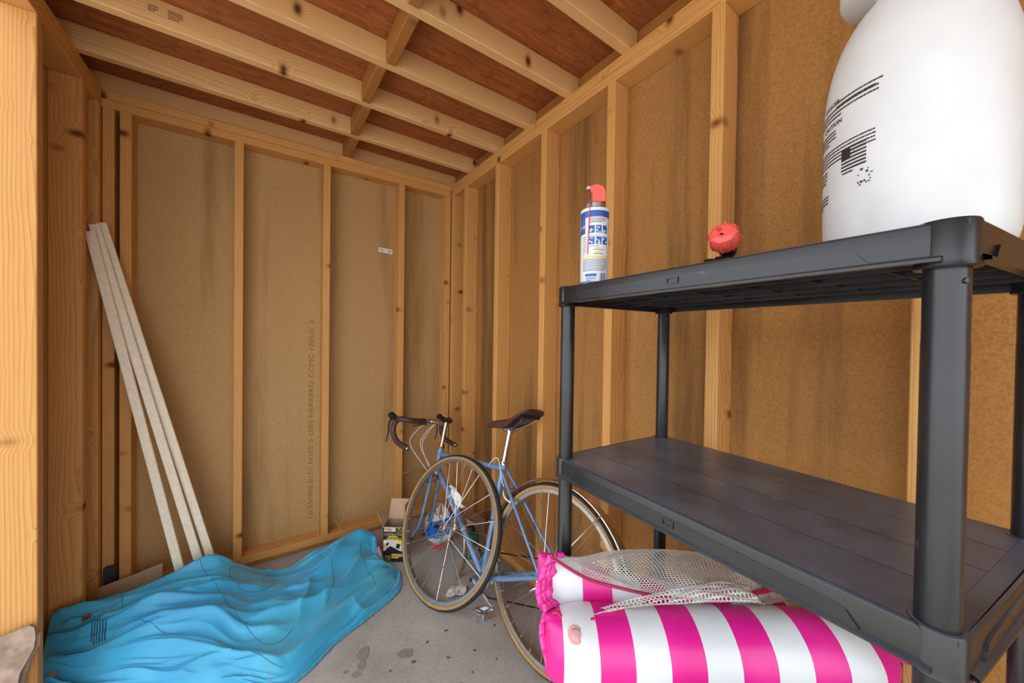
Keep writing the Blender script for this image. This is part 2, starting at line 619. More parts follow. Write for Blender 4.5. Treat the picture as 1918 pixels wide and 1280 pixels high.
# floor slab and ground outside
mb = MB()
nx, ny = 40, 60
P = []
for j in range(ny + 1):
    row = []
    for i in range(nx + 1):
        x = WL - 0.12 + (W + 0.12 - WL + 0.12) * i / nx
        y = YF + (YB + 0.12 - YF) * j / ny
        row.append((x, y, 0.0015 * mnoise.noise(Vector((x * 3, y * 3, 0)))- 0.0015))
    P.append(row)
mb.grid(P)
mb.box(((W + WL) / 2, (YF + YB + 0.12) / 2, -0.06), (W - WL + 0.24, YB + 0.12 - YF, 0.1))
floor = struct(mb.build('floor', 'concrete'))
mb = MB().box((0, -4, -0.14), (44, 40, 0.06))
ground = struct(mb.build('ground', 'gravel', smooth=False))

ceiling = struct(MB().box(((W + WL) / 2, (YF + YB + 0.1) / 2, ZC + 0.008), (W - WL + 2 * D + 0.06, YB + 0.1 - YF, 0.016)).build('ceiling', 'ply', smooth=False))
ceiling_parent = ceiling
# walls: the fibreboard sheathing is the wall, studs and plates are its parts
wall_back = struct(MB().box(((W + WL) / 2, YB + D + 0.006, (2.4 + 0.02) / 2 + 0.0), (W - WL + 2 * D + 0.03, 0.012, 2.38)).build('wall_back', 'fibre', smooth=False))
wall_right = struct(MB().box((W + D + 0.006, (YF + YB + D) / 2, 1.21), (0.012, YB + D - YF, 2.38)).build('wall_right', 'fibre_stained', smooth=False))
YL0 = 1.7795                                # the left wall stops here: unseen opening to the front, added for flatter light
wall_left = struct(MB().box((WL - D - 0.006, (YL0 + YB + D) / 2, 1.21), (0.012, YB + D - YL0, 2.38)).build('wall_left', 'fibre', smooth=False))

def plates(par, a, b, dx, dy):
    """sill, bottom plate and double top plate between plan points a,b (centre line)"""
    for nm, z, mat in (('sill_plate', 0.0105, 'block'), ('bottom_plate', ZB - S / 2, 'stud'), ('top_plate', ZT + S / 2, 'stud'), ('top_plate', ZT + 1.5 * S + 0.001, 'stud')):
        h = S if nm != 'sill_plate' else 0.021
        lumber(nm, (a[0], a[1], z), (b[0], b[1], z), par, mat, (D, h) if nm != 'sill_plate' else (D - 0.012, h))
plates(wall_back, (WL - D, YB + D / 2), (W, YB + D / 2), 0, 0)
plates(wall_right, (W + D / 2, YF), (W + D / 2, YB + D), 0, 0)
plates(wall_left, (WL - D / 2, YL0), (WL - D / 2, YB - 0.002), 0, 0)
for z in (ZT + S / 2, ZT + 1.5 * S + 0.001):
    lumber('header', (WL - D / 2, YF, z), (WL - D / 2, YL0 - 0.001, z), ceiling_parent, 'stud', (D, S))

for x in (1.0637, 0.7362, 0.2965, -0.1111, -0.5189, -0.5722):          # back wall
    lumber('stud', (x + S / 2, YB + D / 2, ZB), (x + S / 2, YB + D / 2, ZT), wall_back)
SP = 0.4064
YR = 1.7185
for y in (2.297, 2.107, YR, YR - SP - 0.004, YR - 2 * SP, YR - 3 * SP + 0.012, YR - 4 * SP, YR - 5 * SP, YR - 6 * SP, YR - 7 * SP, YF):   # right wall
    lumber('stud', (W + D / 2, y + S / 2, ZB), (W + D / 2, y + S / 2, ZT), wall_right, roll=PI / 2)
for y in (2.297, 2.128, 1.78):    # left wall
    lumber('stud', (WL - D / 2, y + S / 2, ZB), (WL - D / 2, y + S / 2, ZT), wall_left, roll=PI / 2)

# roof
raft = [2.098, 1.779, 1.482, 1.186, 0.882, 0.577, 0.272, -0.033, -0.338, -0.643, -0.948, -1.253, -1.56]
for y in raft:
    lumber('rafter', (WL - D, y - S / 2, ZR + D / 2), (W + D - 0.04, y - S / 2, ZR + D / 2), ceiling, 'rafter')
lumber('rafter', (WL - D, YB + 0.055, ZR + D / 2), (W + D - 0.04, YB + 0.055, ZR + D / 2), ceiling, 'rafter')
lumber('rim_board', (W + D - 0.02, YF, ZR + D / 2), (W + D - 0.02, YB + D, ZR + D / 2), ceiling, 'block', (S, D - 0.002))
lumber('rim_board', (WL - D + 0.02, YF, ZR + D / 2), (WL - D + 0.02, YB + D, ZR + D / 2), ceiling, 'block', (S, D - 0.002))
edges = [YB + 0.055 - S / 2] + [y for y in raft]
bx = [0.42, 0.405, 0.39, 0.415, 0.40, 0.41, 0.40, 0.41, 0.40, 0.40, 0.41, 0.40, 0.40]
for k in range(len(raft)):
    y1 = edges[k] if k == 0 else raft[k - 1] - S
    y0 = raft[k]
    lumber('blocking', (bx[k], y0, ZR + D / 2 - 0.004), (bx[k], y1, ZR + D / 2 - 0.004), ceiling, 'block')

# stencil on the back sheathing, sticker, lumber stamps
def on_back(x0, z0, y=YB + D - 0.0012):
    return lambda a, b: Vector((x0 - b, y, z0 + a))
mb = MB()
put_text(mb, '16/35/400 0151 N105 5 2005 HERRERO CCMC 12053L 3', 0.036, on_back(0.262, 0.135), width=1.19)
mb.build('stencil', 'ink_faint', wall_back, smooth=False)
mb = MB()
mb.box((0.675, YB + D - 0.001, 1.802), (0.088, 0.0012, 0.03), Matrix.Rotation(0.06, 3, 'Y'))
st = mb.build('sticker', 'white', wall_back, smooth=False)
st['label'] = 'white barcode sticker'
mb = MB()
fn = lambda a, b: Vector((0.675 + a, YB + D - 0.0022, 1.802 + b - 0.06 * a))
fake_lines(mb, fn, -0.038, 0.006, 0.034, 3, 0.007, 0.0026, seed=3)
for k in range(5):
    quad_on(mb, fn, 0.008 + k * 0.004, -0.009, 0.0095 + k * 0.004, 0.008)
quad_on(mb, fn, 0.029, -0.01, 0.0335, 0.009)
mb.build('sticker_print', 'ink', st, smooth=False)
mb = MB()
def on_rafter(x0, y, z0):
    return lambda a, b: Vector((x0 + a, y - S - 0.0012, z0 + b))
for (x, y) in ((-0.24, 1.482), (-0.32, 1.779), (-0.05, 1.482), (0.1, 1.186)):
    f0 = on_rafter(x, y, ZR + 0.055)
    fake_lines(mb, f0, 0, 0.0, 0.026, 3, 0.008, 0.0036, seed=int(x * 100))
    fake_lines(mb, f0, 0.05, 0.004, 0.040, 4, 0.008, 0.0036, seed=int(x * 100) + 5)
mb.build('lumber_stamp', 'stamp', ceiling, smooth=False)

# ------------------------------------------------------------------ shelving unit
FF, NF, BF, NB = Vector((0.6216, 0.6435, 0)), Vector((0.585, 0.045, 0)), Vector((0.997, 0.6205, 0)), Vector((0.960, -0.0135, 0))
LEG_R = 0.0172
TIERS = [1.365, 0.945, 0.525, 0.105]
shelf_root = empty('shelving_unit', ((FF + NF + BF + NB) / 4))
tag(shelf_root, 'black plastic shelving unit with round posts standing by the right wall', 'shelving')
dl = (FF - NF).normalized()                    # along the length, towards the back wall
dw = (BF - FF).normalized()                    # front to back
def q2(u, v, e=0.0):
    """plan point: u 0 near .. 1 far, v 0 front .. 1 back, pushed outwards by e at the rims"""
    a = NF.lerp(FF, u)
    b = NB.lerp(BF, u)
    return a.lerp(b, v)
def ex(u, v, e):
    p = q2(min(max(u, 0), 1), min(max(v, 0), 1))
    return p
def corner(u, v, e):
    p = q2(u, v)
    return p + dl * (e if u > 0.5 else -e) + dw * (e if v > 0.5 else -e)
for ti, zt in enumerate(TIERS):
    E1 = 0.0165
    c = [corner(0, 0, E1), corner(1, 0, E1), corner(1, 1, E1), corner(0, 1, E1)]
    def cq(u, v):
        return c[0].lerp(c[1], u).lerp(c[3].lerp(c[2], u), v)
    mb = MB()
    # deck: a thin slab with four shallow raised strips parted by grooves
    mb.add([Vector((p.x, p.y, z)) for z in (zt - 0.007, zt - 0.0007) for p in c], [(0, 3, 2, 1), (4, 5, 6, 7), (0, 1, 5, 4), (1, 2, 6, 5), (2, 3, 7, 6), (3, 0, 4, 7)])
    cut = [0.0, 0.255, 0.5, 0.745, 1.0]
    for a, b in zip(cut[:-1], cut[1:]):
        for u0, u1 in ((0.03, 0.97),):
            pp = [cq(u0, a + 0.0022), cq(u1, a + 0.0022), cq(u1, b - 0.0022), cq(u0, b - 0.0022)]
            mb.add([Vector((p.x, p.y, z)) for z in (zt - 0.0009, zt) for p in pp], [(4, 5, 6, 7), (0, 1, 5, 4), (1, 2, 6, 5), (2, 3, 7, 6), (3, 0, 4, 7)])
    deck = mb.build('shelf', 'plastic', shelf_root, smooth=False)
    if ti == 1:
        deck['label'] = 'scuffed empty middle shelf'
    # aprons with a bottom flange, a raised panel and a label slot
    sides = [(c[0], c[1], -dw, 'front'), (c[3], c[2], dw, 'back'), (c[0], c[3], -dl, 'near'), (c[1], c[2], dl, 'far')]
    for (a, b, out, nm) in sides:
        mb = MB()
        along = (b - a).normalized()
        a = a + along * 0.0165
        b = b - along * 0.0165
        Ln = (b - a).length
        nn = 24
        prof = [(0.0005, 0.0), (0.0035, -0.0015), (0.0045, -0.004), (0.0045, -0.035), (0.0105, -0.0385), (0.0105, -0.042), (0.0, -0.042), (0.0, -0.002)]
        rows = []
        for k in range(nn + 1):
            t = k / nn
            p = a + along * (Ln * t)
            bow = 0.0035 * math.sin(PI * t) if ti < 2 else 0
            rows.append([Vector((p.x, p.y, zt)) + out * (o_ + bow * 0.4) + Vector((0, 0, h - (0.0016 if abs(h) < 1e-6 else 0) * 0)) for o_, h in prof])
        mb.grid(rows, closed_u=True)
        # raised lower panel
        for (s0, s1) in ((0.09, 0.93),):
            poly = [(Ln * s0, -0.036), (Ln * s0 + 0.012, -0.021), (Ln * s0 + 0.03, -0.0175), (Ln * (s0 + s1) / 2, -0.0135), (Ln * s1 - 0.03, -0.0175), (Ln * s1 - 0.012, -0.021), (Ln * s1, -0.036)]
            mb.prism(poly, Vector((a.x, a.y, zt)) + out * 0.0042, along, Vector((0, 0, 1)), 0.0034 if along.cross(Vector((0, 0, 1))).dot(out) > 0 else -0.0034)
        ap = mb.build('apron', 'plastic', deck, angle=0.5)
        if nm in ('front', 'back'):
            m2 = MB()
            p = Vector((a.x, a.y, zt)) + along * Ln * 0.5 + out * 0.0078 + Vector((0, 0, -0.023))
            Rm = Matrix((along, out, Vector((0, 0, 1)))).transposed()
            for dx, dz, sx, sz in ((0, 0.0045, 0.022, 0.002), (0, -0.0045, 0.022, 0.002), (0.010, 0, 0.002, 0.011), (-0.010, 0, 0.002, 0.011)):
                m2.box(p + along * dx + Vector((0, 0, dz)), (sx, 0.004, sz), Rm)
            m2.build('label_slot', 'plastic', deck, smooth=False)
    # collars round the posts
    for lp in (FF, NF, BF, NB):
        mb = MB()
        mb.lathe([(LEG_R + 0.0002, zt + 0.001), (0.0215, zt + 0.001), (0.0228, zt - 0.001), (0.0228, zt - 0.040), (0.0245, zt - 0.046), (0.0232, zt - 0.0475), (LEG_R + 0.0002, zt - 0.0475)], lp, seg=32)
        if ti == 0:
            mb.lathe([(0.0, zt + 0.0006), (LEG_R + 0.0006, zt + 0.0006)], lp, seg=32)
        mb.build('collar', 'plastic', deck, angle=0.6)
    # ribs under the deck
    for k in range(1, 7):
        a, b = cq(k / 7, 0.02), cq(k / 7, 0.98)
        m2 = MB()
        dd = (b - a).normalized()
        m2.box(Vector(((a.x + b.x) / 2, (a.y + b.y) / 2, zt - 0.019)), ((b - a).length, 0.0028, 0.024), Matrix((dd, Vector((-dd.y, dd.x, 0)), Vector((0, 0, 1)))).transposed())
        m2.build('rib', 'plastic', deck, smooth=False)
    for k in range(1, 5):
        a, b = cq(0.02, k / 5), cq(0.98, k / 5)
        m2 = MB()
        dd = (b - a).normalized()
        m2.box(Vector(((a.x + b.x) / 2, (a.y + b.y) / 2, zt - 0.021)), ((b - a).length, 0.0028, 0.028), Matrix((dd, Vector((-dd.y, dd.x, 0)), Vector((0, 0, 1)))).transposed())
        m2.build('rib', 'plastic', deck, smooth=False)
for lp in (FF, NF, BF, NB):
    mb = MB()
    pr = [(0.0, 0.0), (0.0195, 0.0), (0.0195, 0.012), (LEG_R, 0.014)]
    for zt in reversed(TIERS[:-1]):
        pr += [(LEG_R, zt - 0.125), (LEG_R - 0.0003, zt - 0.124), (LEG_R - 0.0003, zt - 0.002), (LEG_R, zt)]
    pr[-1] = (LEG_R, TIERS[0] - 0.004)
    mb.lathe(pr, lp, seg=28)
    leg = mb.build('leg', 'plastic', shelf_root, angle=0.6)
    for zt in TIERS[:2]:
        m2 = MB()
        m2.lathe([(0.0, 0.002), (0.0028, 0.0015), (0.0032, 0.0)], lp + Vector((-0.62, -0.78, 0)).normalized() * LEG_R + Vector((0, 0, zt - 0.062)), Vector((-0.62, -0.78, 0)), seg=10)
        m2.build('screw', 'plastic', leg)

# ------------------------------------------------------------------ white poly tank on the top shelf
TZ = TIERS[0]
TC = Vector((0.797, 0.098, TZ))
tank = empty('sprayer_tank', TC)
tag(tank, 'big white plastic tank with printed warnings standing on the top shelf', 'tank')
mb = MB()
RT = 0.1005
prof = [(0.0, 0.004), (0.060, 0.003), (0.082, 0.0), (0.092, 0.006), (0.0975, 0.022), (0.0995, 0.05), (RT, 0.11), (RT, 0.21), (0.0995, 0.245), (0.096, 0.275), (0.089, 0.305), (0.078, 0.332), (0.064, 0.354), (0.050, 0.369), (0.042, 0.378), (0.041, 0.386)]
sm = []
pts = spline([(r, 0, h if h < 0.21 else 0.21 + (h - 0.21) * 1.14) for r, h in prof], 3)
vs_rows = []
for p in pts:
    row = []
    for k in range(72):
        a = 2 * PI * k / 72
        r = p.x
        # two soft dents low on the side
        for (ac, hc, dep, wa, wh) in ((math.radians(222), 0.05, 0.006, 0.28, 0.05), (math.radians(160), 0.05, 0.003, 0.2, 0.05)):
            da = (a - ac + PI) % (2 * PI) - PI
            r -= dep * math.exp(-(da / wa) ** 2 - ((p.z - hc) / wh) ** 2) * (1 if p.z > 0.004 else 0)
        row.append(TC + Vector((r * math.cos(a), r * math.sin(a), p.z)))
    vs_rows.append(row)
mb.grid(vs_rows, closed_u=True)
tb = mb.build('tank_body', 'tank', tank, angle=1.2)
mb = MB()
mb.lathe([(0.041, 0.402), (0.043, 0.412), (0.062, 0.413), (0.078, 0.416), (0.084, 0.422), (0.084, 0.450), (0.076, 0.460), (0.070, 0.464), (0.066, 0.458), (0.050, 0.443), (0.030, 0.433), (0.0, 0.432)], TC, seg=56)
mb.build('funnel_rim', 'tank', tank, angle=0.9)
def on_tank(a0, z0, off=0.0006, tilt=0.0):
    """print frame wrapped round the tank, x runs anticlockwise seen from above (left to right for a viewer)"""
    def f(x, y):
        a = a0 + x / RT
        return TC + Vector(((RT + off) * math.cos(a), (RT + off) * math.sin(a), z0 + y))
    return f
A0 = math.radians(108)          # left limb of the tank as seen from the door
mb = MB()
f = on_tank(A0, 0.045)
for dd_ in (0, 0.0004):
    put_text(mb, 'DANGER', 0.0095, f, x0=0.016 + dd_, y0=0.196)
    put_text(mb, 'CAUTION', 0.0095, f, x0=0.016 + dd_, y0=0.164)
fake_lines(mb, f, 0.048, 0.196, 0.062, 2, 0.006, 0.0021, seed=11)
fake_lines(mb, f, -0.012, 0.188, 0.118, 3, 0.006, 0.0022, seed=12)
fake_lines(mb, f, -0.012, 0.156, 0.06, 4, 0.0052, 0.0021, seed=13)
fake_lines(mb, f, -0.012, 0.128, 0.116, 5, 0.0052, 0.0021, seed=14)
fake_lines(mb, f, -0.012, 0.099, 0.04, 4, 0.0052, 0.0021, seed=15)
fake_lines(mb, f, -0.012, 0.060, 0.045, 4, 0.0052, 0.0021, seed=16)
mb.build('warning_print', 'ink', tb, smooth=False)
mb = MB()
fx0, fy0, fw_, fh_ = 0.060, 0.086, 0.034, 0.033
for k in range(7):
    y = fy0 + fh_ * (2 * k) / 13
    quad_on(mb, f, fx0, y, fx0 + fw_, y + fh_ / 13, 6)
quad_on(mb, f, fx0, fy0 + fh_ * 6 / 13, fx0 + fw_ * 0.4, fy0 + fh_, 3)
fake_lines(mb, f, fx0 + 0.002, fy0 - 0.005, 0.018, 1, 0.004, 0.0022, seed=20)
rd = random.Random(5)
for k in range(14):
    x, y = 0.084 + rd.uniform(0, 0.016), 0.066 + rd.uniform(-0.012, 0.012)
    quad_on(mb, f, x, y, x + rd.uniform(0.001, 0.003), y + rd.uniform(0.001, 0.003))
mb.build('flag_print', 'ink', tb, smooth=False)

# ------------------------------------------------------------------ spray can
CC = Vector((0.672, 0.607, TZ))
can = empty('spray_can', CC)
tag(can, 'blue and white aerosol can with red spray cap on the top shelf', 'spray can')
RC = 0.0332
mb = MB()
mb.lathe([(0.0, 0.003), (0.028, 0.001), (0.0325, 0.0), (0.0338, 0.002), (0.0332, 0.005), (RC, 0.008), (RC, 0.181), (0.0343, 0.183), (0.0343, 0.186), (0.0333, 0.188)], CC, seg=48)
body = mb.build('can_body', 'whitelabel', can, angle=0.8)
mb = MB()
mb.lathe([(0.0333, 0.1875), (0.030, 0.190), (0.0268, 0.192), (0.0258, 0.203), (0.024, 0.205), (0.0, 0.205)], CC, seg=40)
mb.build('shoulder', 'alu', can, angle=0.6)
V0 = math.atan2(-CC.y, -CC.x)        # direction from the can towards the viewer
def on_can(x, y, off=0.0005):
    a = V0 + x / RC
    return CC + Vector(((RC + off) * math.cos(a), (RC + off) * math.sin(a), y * 1.13))
f1 = lambda x, y: on_can(x, y, 0.0005)
f2_ = lambda x, y: on_can(x, y, 0.0009)
mb = MB()
quad_on(mb, f1, -0.104, 0.147, 0.104, 0.1595, 48)                      # blue band
quad_on(mb, f1, -0.060, 0.112, -0.024, 0.149, 10)                      # panel behind the shield
quad_on(mb, f1, -0.104, 0.008, 0.104, 0.0105, 40)
for r in range(2):
    for c_ in range(3):
        x0 = -0.013 + c_ * 0.0165
        y0 = 0.112 - r * 0.024
        quad_on(mb, f1, x0, y0, x0 + 0.013, y0 + 0.016, 3)
quad_on(mb, f1, -0.022, 0.021, 0.006, 0.0265, 6)
for k in range(8):
    x0 = 0.014 + k * 0.0021
    quad_on(mb, f1, x0, 0.012, x0 + (0.0013 if k % 3 else 0.0006), 0.028)
mb.build('blue_print', 'blue_ink', body, smooth=False)
mb = MB()
rd = random.Random(9)
for r in range(2):
    for c_ in range(3):
        x0 = -0.013 + c_ * 0.0165
        y0 = 0.112 - r * 0.024
        for k in range(5):
            px_, py_ = x0 + rd.uniform(0, 0.009), y0 + rd.uniform(0.0, 0.012)
            quad_on(mb, f2_, px_, py_, px_ + rd.uniform(0.002, 0.004), py_ + rd.uniform(0.001, 0.004))
put_text(mb, 'WD-40', 0.012, f2_, x0=-0.058, y0=0.123)
mb.build('picture_print', 'whitelabel', body, smooth=False)
mb = MB()
shield = [(-0.058, 0.118), (-0.046, 0.114), (-0.030, 0.116), (-0.0265, 0.128), (-0.029, 0.142), (-0.045, 0.145), (-0.058, 0.142)]
mb.add([f1(x, y) + (f1(x, y) - CC - Vector((0, 0, y * 1.13))).normalized() * 0.0002 for x, y in shield], [tuple(range(7))])
quad_on(mb, f1, -0.030, 0.060, 0.034, 0.0635, 12)
quad_on(mb, f1, 0.0, 0.079, 0.012, 0.082, 2)
quad_on(mb, f1, 0.0, 0.070, 0.018, 0.073, 3)
mb.build('yellow_print', 'yellow_ink', body, smooth=False)
mb = MB()
put_text(mb, 'WD-40', 0.0105, f2_, x0=-0.0555, y0=0.125)
fake_lines(mb, f2_, -0.012, 0.141, 0.04, 3, 0.0036, 0.0018, seed=30)
fake_lines(mb, f2_, -0.012, 0.106, 0.046, 1, 0.004, 0.0016, gap=1.2, seed=31)
fake_lines(mb, f2_, -0.012, 0.0835, 0.046, 1, 0.004, 0.0016, gap=1.2, seed=32)
fake_lines(mb, f2_, -0.030, 0.104, 0.010, 9, 0.0044, 0.0016, seed=33)
fake_lines(mb, f2_, -0.002, 0.076, 0.033, 1, 0.0035, 0.0016, seed=34)
fake_lines(mb, f2_, -0.002, 0.067, 0.033, 1, 0.0035, 0.0016, seed=35)
fake_lines(mb, f2_, -0.030, 0.056, 0.062, 8, 0.0034, 0.0016, seed=36)
fake_lines(mb, f2_, -0.020, 0.0175, 0.024, 3, 0.003, 0.0014, seed=37)
mb.build('text_print', 'grey_ink', body, smooth=False)
mb = MB()
quad_on(mb, f1, -0.104, 0.1455, 0.104, 0.1468, 48)
mb.build('red_line', 'red_ink', body, smooth=False)
# trigger cap: domed hood, open towards the straw side
vr = Vector((-math.sin(V0), math.cos(V0), 0))          # viewer's right
vf = Vector((math.cos(V0), math.sin(V0), 0))           # towards viewer
vu = Vector((0, 0, 1))
mb = MB()
side = [(-0.013, 0.0), (0.0235, 0.0), (0.0245, 0.014), (0.0235, 0.028), (0.0185, 0.040), (0.008, 0.047), (-0.004, 0.047), (-0.011, 0.042), (-0.0135, 0.034), (-0.006, 0.022)]
rows = []
for k in range(9):
    t = -1 + 2 * k / 8
    sc_ = math.sqrt(max(0.0, 1 - (abs(t) ** 3) * 0.55))
    rows.append([CC + vu * (0.2035 + p[1] * (0.60 + 0.40 * sc_)) + vr * (p[0] * 1.08 * (0.75 + 0.25 * sc_)) + vf * (0.0225 * t) for p in side])
mb.grid(rows, closed_u=True)
mb.add(rows[0], [tuple(range(len(side)))])
mb.add(rows[-1], [tuple(range(len(side)))])
mb.build('spray_cap', 'coral', can, angle=0.6)
mb = MB()
mb.lathe([(0.0, 0.003), (0.005, 0.003), (0.006, 0.0), (0.006, -0.004), (0.0, -0.004)], CC + vr * -0.0155 + vf * 0.018 + vu * 0.238, vf, seg=18)
mb.tube([CC + vr * -0.0150 + vf * 0.021 + vu * 0.234, CC + vr * -0.0125 + vf * 0.027 + vu * 0.212, CC + vr * -0.0120 + vf * 0.031 + vu * 0.190], [0.0036, 0.0046, 0.0034], 12)
mb.build('flip_nozzle', 'steel', can)
mb = MB()
mb.tube([CC + vr * -0.0120 + vf * 0.0325 + vu * 0.192, CC + vr * -0.0145 + vf * 0.0328 + vu * 0.130, CC + vr * -0.016 + vf * 0.0318 + vu * 0.076], 0.0012, 8)
mb.build('straw', 'red_straw', can)

# ------------------------------------------------------------------ hose nozzle lying on the top shelf
NC = Vector((0.722, 0.328, TZ))
noz = empty('hose_nozzle', NC)
tag(noz, 'coral and black garden hose nozzle with a round dial on the top shelf', 'nozzle')
nv = Vector((-0.905, -0.424, 0)).normalized()
nr = Vector((-nv.y, nv.x, 0))
nax = (nv * 0.86 + vu * 0.42 - nr * 0.18).normalized()     # dial axis, facing the door and up
hc = NC + vu * 0.090
mb = MB()
mb.lathe([(0.014, -0.034), (0.022, -0.030), (0.030, -0.022), (0.0325, -0.008), (0.0325, 0.004), (0.028, 0.016), (0.019, 0.022), (0.0, 0.022)], hc, nax, seg=24)
dial = mb.build('dial_head', 'coral', noz, angle=0.5)
mb = MB()
hx = nax.orthogonal().normalized()
hy = nax.cross(hx)
for k in range(8):
    a = 2 * PI * k / 8
    d_ = hx * math.cos(a) + hy * math.sin(a)
    mb.tube([hc + d_ * 0.0305 - nax * 0.020, hc + d_ * 0.0335 - nax * 0.002, hc + d_ * 0.0285 + nax * 0.0155], 0.003, 6)
mb.build('dial_ridge', 'coral', dial)
fr = nr * 1.0
fu = nax.cross(fr).normalized() * -1.0
fu = fu if fu.z > 0 else -fu
def on_dial(x, y, o_=0.0228):
    return hc + nax * o_ + fr * x + fu * y
mb = MB()
ring = []
for (r0, r1) in ((0.0058, 0.0042), (0.0022, 0.0)):
    n_ = 20
    for k in range(n_):
        a0, a1 = 2 * PI * k / n_, 2 * PI * (k + 1) / n_
        mb.add([on_dial(-0.006 + r0 * math.cos(a0), 0.006 + r0 * math.sin(a0)), on_dial(-0.006 + r0 * math.cos(a1), 0.006 + r0 * math.sin(a1)), on_dial(-0.006 + r1 * math.cos(a1), 0.006 + r1 * math.sin(a1)), on_dial(-0.006 + r1 * math.cos(a0), 0.006 + r1 * math.sin(a0))], [(0, 1, 2, 3)])
mb.build('bullseye_print', 'red_ink', dial, smooth=False)
mb = MB()
for (cx_, cy_, rr_) in ((0.0085, 0.003, 0.0026), (-0.001, -0.0085, 0.003), (-0.0035, -0.0085, 0.002), (0.002, -0.009, 0.002)):
    mb.add([on_dial(cx_ + rr_ * math.cos(2 * PI * k / 12), cy_ + rr_ * math.sin(2 * PI * k / 12)) for k in range(12)], [tuple(range(12))])
mb.build('dial_holes', 'blackpart', dial, smooth=False)
mb = MB()
mb.lathe([(0.0, -0.062), (0.017, -0.062), (0.020, -0.052), (0.020, -0.036), (0.015, -0.033)], hc, nax, seg=20, cap=False)
bc = hc - nax * 0.045
bc.z = TZ + 0.0285
mb.tube([bc + nr * -0.050, bc + nr * -0.028, bc + nr * -0.026, bc + nr * 0.012], [0.019, 0.019, 0.024, 0.026], 20)
mb.build('valve_body', 'blackpart', noz, angle=0.5)
mb = MB()
for k in range(12):
    a = 2 * PI * k / 12
    o_ = (nv * math.cos(a) + vu * math.sin(a)) * 0.0192
    mb.tube([bc + nr * -0.049 + o_, bc + nr * -0.030 + o_], 0.0016, 5)
mb.build('grip_ring', 'blackpart', noz)
mb = MB()
mb.tube(spline([bc + nr * 0.010, bc + nr * 0.035 + vu * 0.004, bc + nr * 0.060 - nv * 0.012 - vu * 0.002, bc + nr * 0.085 - nv * 0.03 - vu * 0.006], 4), [0.018, 0.0185, 0.0185, 0.018, 0.0175, 0.017, 0.016, 0.016, 0.015, 0.015, 0.015, 0.014, 0.012], 16)
mb.build('handle', 'coral', noz)
noz.scale = (0.80, 0.80, 0.80)

